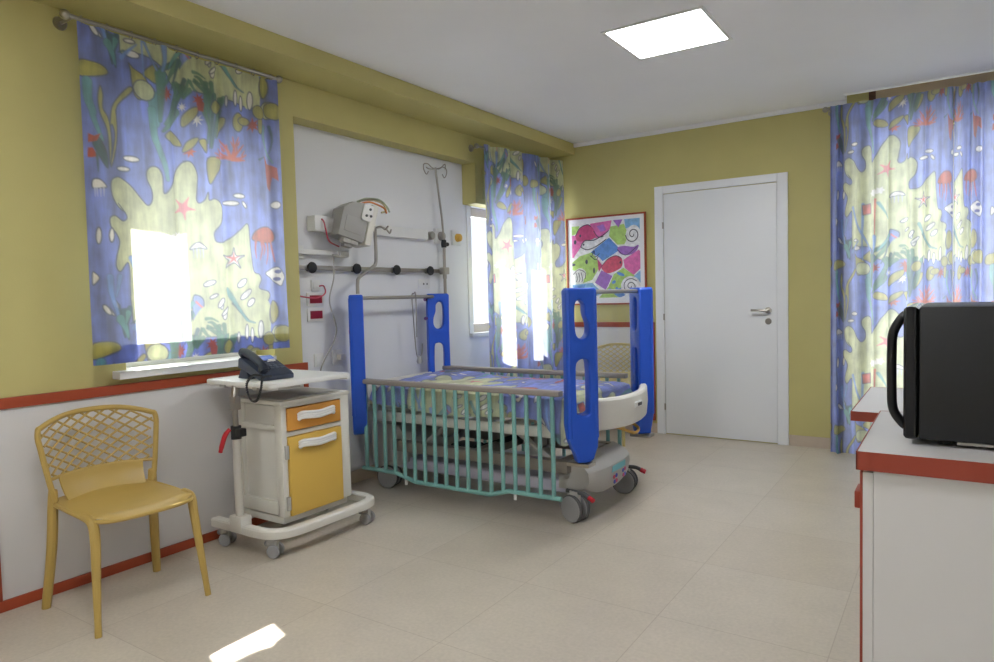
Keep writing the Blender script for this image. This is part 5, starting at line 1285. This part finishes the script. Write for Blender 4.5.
# sheet: draped over the mattress, hanging down the sides
def sheet():
    nu, nv = 340, 240
    X0, X1, Y0, Y1, zt = 0.098, 1.580, -2.550, -1.797, 0.690
    ov = 0.17
    su = np.linspace(-ov, (X1 - X0) + ov, nu); sv = np.linspace(-ov, (Y1 - Y0) + ov, nv)
    S, Tt = np.meshgrid(su, sv)
    def drape(s, L):
        """arc length s from 0 over the top (0..L) and down the sides -> position, drop, outward"""
        r = 0.03
        pos = np.clip(s, 0, L); dn = np.maximum(-s, 0) + np.maximum(s - L, 0)
        return pos, dn
    px, dx = drape(S, X1 - X0); py, dy = drape(Tt, Y1 - Y0)
    drop = np.maximum(dx, dy)
    x = X0 + px; y = Y0 + py
    rs = np.random.RandomState(4)
    def noise(A, B, f, seed):
        q = np.random.RandomState(seed); out = 0
        for _ in range(7):
            a = q.rand() * 6.28; k = f * (0.6 + 0.8 * q.rand()); out = out + np.sin((A * np.cos(a) + B * np.sin(a)) * k + q.rand() * 6.28)
        return out / 7
    wr = noise(S, Tt, 16, 1) * 0.010 + np.abs(noise(S, Tt, 34, 2)) * 0.010
    edge = np.clip(np.minimum(np.minimum(px, (X1 - X0) - px), np.minimum(py, (Y1 - Y0) - py)) / 0.05, 0, 1)
    bump = 0.035 * np.exp(-((x - 0.30) / 0.20) ** 2 - ((y + 1.98) / 0.22) ** 2)
    rnd = 0.012 * (1 - edge) ** 2
    z = zt + (wr + 0.006) * edge + bump * edge - drop - rnd + 0.0
    lenv = 0.75 + 0.25 * noise(S, Tt, 7, 5)
    z = np.where(drop > 0, zt - 0.012 - drop * lenv, z)
    out = np.clip(drop / 0.12, 0, 1) * (0.008 + 0.010 * (1 + noise(S, Tt, 40, 6)))
    y = np.where(dy > 0, y + np.where(Tt < 0, -1, 1) * np.minimum(out, 0.02), y)
    x = np.where(dx > 0, x + np.where(S < 0, -1, 1) * np.minimum(out, 0.02), x)
    # the near foot corner hangs lower
    low = np.exp(-((S - 1.42) / 0.10) ** 2) * (Tt < 0) * np.clip(drop / ov, 0, 1)
    z = z - 0.13 * low
    c = cloth_mesh('bed_sheet', np.stack([x, y, z], -1), S * 1.0 - 0.12, Tt * 1.0 + PZ0 + 0.30, sheet_cloth)
    tag(c, 'rumpled blue and yellow sea print sheet spread over the cot mattress', 'bed sheet')
sheet()
# call button on its cord over the head bar
root = thing('call_button', 'grey call button hanging on a cord from the head bar of the cot', 'call button', (0.02, -2.02, 1.27))
mb = MB(); mb.tube(smooth_path([(0.016, 0.0, -0.30), (0.018, 0.0, 0.0), (0.0, 0.0, 0.016), (-0.018, 0.0, 0.0), (-0.02, 0.01, -0.15), (-0.02, 0.03, -0.40), (-0.015, 0.05, -0.452), (0.0, 0.07, -0.42), (0.012, 0.065, -0.35)], 8), 0.0042, 8); mb.build('cord', grey_metal, root)
mb = MB(); mb.lathe([(0, 0), (0.018, 0.004), (0.022, 0.02), (0.016, 0.045), (0.006, 0.06), (0, 0.06)], 16, T(-0.012, 0.055, -0.50)); mb.build('button_bulb', grey_pl, root)
# hook pole standing in the head post
root = thing('hook_pole', 'bent steel hook pole rising from the near blue head post', 'drip pole', (BX0 + 0.010, BY0 + 0.010, 1.2905)); 
mb = MB(); P = smooth_path([(0, 0, 0), (0, 0.002, 0.07), (0.0, 0.022, 0.110), (0.0, 0.15, 0.180), (0.0, 0.176, 0.205), (0.0, 0.182, 0.26), (0.0, 0.182, 0.445)], 6); mb.tube(P, 0.0115, 10); mb.build('pole', grey_metal, root)
mb = MB()
for s in (-0.6, 1.1): mb.tube(smooth_path([(0, 0.182, 0.440), (0.02, 0.182 + s * 0.04, 0.447), (0.03, 0.182 + s * 0.07, 0.435), (0.04, 0.182 + s * 0.09, 0.41), (0.04, 0.182 + s * 0.105, 0.435)], 5), 0.006, 8)
mb.tube(smooth_path([(0, 0.182, 0.440), (0.05, 0.182, 0.447), (0.09, 0.182, 0.425), (0.12, 0.182, 0.445)], 5), 0.006, 8)
mb.build('hook', grey_metal, root)

# ------------------------------------------------------------------ cabinet, desk and microwave on the right
root = thing('cabinet', 'white cabinet with red brown edges carrying the microwave', 'cabinet', (3.4, -3.9, 0)); o = -root.location
CY0, CY1, CX0, CX1 = -4.19, -3.62, 3.104, 3.80
mb = MB(); mb.box(CX0 + 0.0318, CX1, CY0 + 0.018, CY1 - 0.018, 0.05, 0.859, 0.001); mb.box(CX0 + 0.06, CX1, CY0 + 0.03, CY1 - 0.03, 0, 0.05)
mb.build('body', laminate, root, loc=o, smooth=False)
MB().box(CX0 + 0.002, CX1 - 0.002, CY0 + 0.002, CY1 - 0.002, 0.8605, 0.8995, 0.001).build('top_core', laminate, root, loc=o, smooth=False)
mb = MB(); mb.box(CX0, CX0 + 0.003, CY0, CY1, 0.860, 0.9, 0.0005); mb.box(CX0, CX1, CY0, CY0 + 0.003, 0.860, 0.9, 0.0005); mb.box(CX0, CX1, CY1 - 0.003, CY1, 0.860, 0.9, 0.0005)
mb.build('top_edging', brown_red, root, loc=o, smooth=False)
dr = MB().box(CX0 + 0.0115, CX0 + 0.031, CY0 + 0.018, CY1 - 0.018, 0.055, 0.852, 0.0005).build('door', laminate, root, loc=o, smooth=False)
mb = MB()
mb.box(CX0 + 0.006, CX0 + 0.0115, CY0 + 0.0175, CY1 - 0.0175, 0.054, 0.853, 0.0005)
mb.build('door_edging', brown_red, dr)
MB().box(CX0 - 0.006, CX0 + 0.006, CY0 + 0.03, CY0 + 0.10, 0.768, 0.806, 0.003).build('handle', brown_red, dr)
root = thing('side_table', 'low white table with red brown edges behind the cabinet', 'table', (3.4, -2.35, 0)); o = -root.location
MB().box(2.934, 3.80, -2.735, -1.94, 0.7115, 0.7495, 0.001).build('tabletop', laminate, root, loc=o, smooth=False)
mb = MB(); mb.box(2.930, 2.9335, -2.738, -1.938, 0.711, 0.75, 0.0005); mb.box(2.930, 3.80, -2.7385, -2.7355, 0.711, 0.75, 0.0005); mb.box(2.930, 3.80, -1.9395, -1.936, 0.711, 0.75, 0.0005)
mb.build('top_edging', brown_red, root, loc=o, smooth=False)
for x in (3.15, 3.72):
    MB().box(x, x + 0.03, -2.66, -2.02, 0, 0.711, 0.002).build('side_panel', laminate, root, loc=o, smooth=False)
def microwave():
    root = thing('microwave_oven', 'black microwave oven with a bar handle standing on the white cabinet', 'microwave', (3.4, -3.86, 0.9)); o = -root.location
    x0, x1, y0, y1, z0, z1 = 3.214, 3.60, -4.075, -3.66, 0.914, 1.204
    mb = MB(); mb.box(x0, x1, y0, y1, z0, z1, 0.006); 
    for k in range(7): mb.box(x0 + 0.25, x0 + 0.33, y0 - 0.0008, y0 + 0.002, z0 + 0.15 + 0.012 * k, z0 + 0.154 + 0.012 * k)
    mb.build('housing', black_plastic, root, loc=o)
    mb = MB(); mb.prism([(y0, z0), (y1, z0), (y1, z1), (y0, z1)], -x0 + 0.0005, -x0 + 0.030, 0.012, Matrix(((0, 0, -1, 0), (1, 0, 0, 0), (0, 1, 0, 0), (0, 0, 0, 1))), 3)
    dr = mb.build('door', black_gloss, root, loc=o)
    mb = MB(); mb.tube(smooth_path([(3.191, y0 + 0.055, 0.930), (3.179, y0 + 0.055, 0.940), (3.162, y0 + 0.055, 0.970), (3.159, y0 + 0.055, 1.02), (3.159, y0 + 0.055, 1.10), (3.162, y0 + 0.055, 1.145), (3.179, y0 + 0.055, 1.178), (3.191, y0 + 0.055, 1.188)], 6), 0.010, 12)
    mb.build('handle', mat('handle_black', rgb(12, 12, 13), 0.4), dr)
    mb = MB(); mb.box(x0 + 0.07, x1, y0 + 0.004, y1 - 0.004, z0 - 0.006, z0 - 0.0005, 0.001); mb.build('base_plate', grey_metal, root, loc=o)
    for x in (x0 + 0.05, x1 - 0.05):
        for y in (y0 + 0.05, y1 - 0.05):
            MB().lathe([(0, 0), (0.014, 0), (0.016, 0.008), (0, 0.008)], 14, T(x, y, 0.9005)).build('foot', black_rub, root, loc=o)
microwave()

# ------------------------------------------------------------------ light and camera
w = bpy.data.worlds.new('sky'); scn.world = w; w.use_nodes = True
bg = w.node_tree.nodes['Background']; bg.inputs['Color'].default_value = (0.86, 0.93, 1.0, 1); bg.inputs['Strength'].default_value = SKY
sd = bpy.data.lights.new('sun', 'SUN'); sd.energy = SUN; sd.angle = math.radians(0.6); sd.color = (1.0, 0.95, 0.87)
so = bpy.data.objects.new('sun', sd); COL.objects.link(so)
so.rotation_euler = V((1.0, -0.33, -0.93)).to_track_quat('-Z', 'Y').to_euler()
def skylight(name, loc, d, sx, sy, e):
    l = bpy.data.lights.new(name, 'AREA'); l.shape = 'RECTANGLE'; l.size = sx; l.size_y = sy; l.energy = e; l.color = (0.9, 0.95, 1.0)
    o = bpy.data.objects.new(name, l); COL.objects.link(o); o.location = loc; o.rotation_euler = V(d).to_track_quat('-Z', 'Z').to_euler()
skylight('daylight_window_1', (-0.42, (W1[0] + W1[1]) / 2, 1.45), (1, 0, 0), 0.75, 1.0, DAY * 0.75)
skylight('daylight_window_2', (-0.42, (W2[0] + W2[1]) / 2, 1.48), (1, 0, 0), 0.95, 1.05, DAY * 1.5)
skylight('daylight_window_3', ((W3[0] + W3[1]) / 2, 0.32, 1.23), (0, -1, 0), 1.0, 2.3, DAY * 1.3)

cd = bpy.data.cameras.new('camera'); co = bpy.data.objects.new('camera', cd); COL.objects.link(co)
F_PX, YAW, PITCH, ROLL = 684.166, CAM[0], CAM[1], CAM[2]
fw = V((-math.sin(YAW) * math.cos(PITCH), math.cos(YAW) * math.cos(PITCH), math.sin(PITCH)))
rt = V((math.cos(YAW), math.sin(YAW), 0)); up = rt.cross(fw)
r2 = rt * math.cos(ROLL) + up * math.sin(ROLL); u2 = up * math.cos(ROLL) - rt * math.sin(ROLL)
M = Matrix((r2, u2, -fw)).transposed().to_4x4(); M.translation = V((CAM[3], CAM[4], CAM[5]))
co.matrix_world = M
cd.sensor_width = 36; cd.sensor_fit = 'HORIZONTAL'; cd.lens = F_PX * 36 / 994; cd.clip_start = 0.05
scn.camera = co
vs = scn.view_settings; vs.view_transform = 'Standard'; vs.look = 'None'; vs.gamma = 1; vs.use_curve_mapping = False; vs.exposure = EXPO
scn.cycles.use_denoising = True
scn.cycles.max_bounces = 10; scn.cycles.diffuse_bounces = 6; scn.cycles.transmission_bounces = 6; scn.cycles.transparent_max_bounces = 12
scn.cycles.sample_clamp_indirect = 6
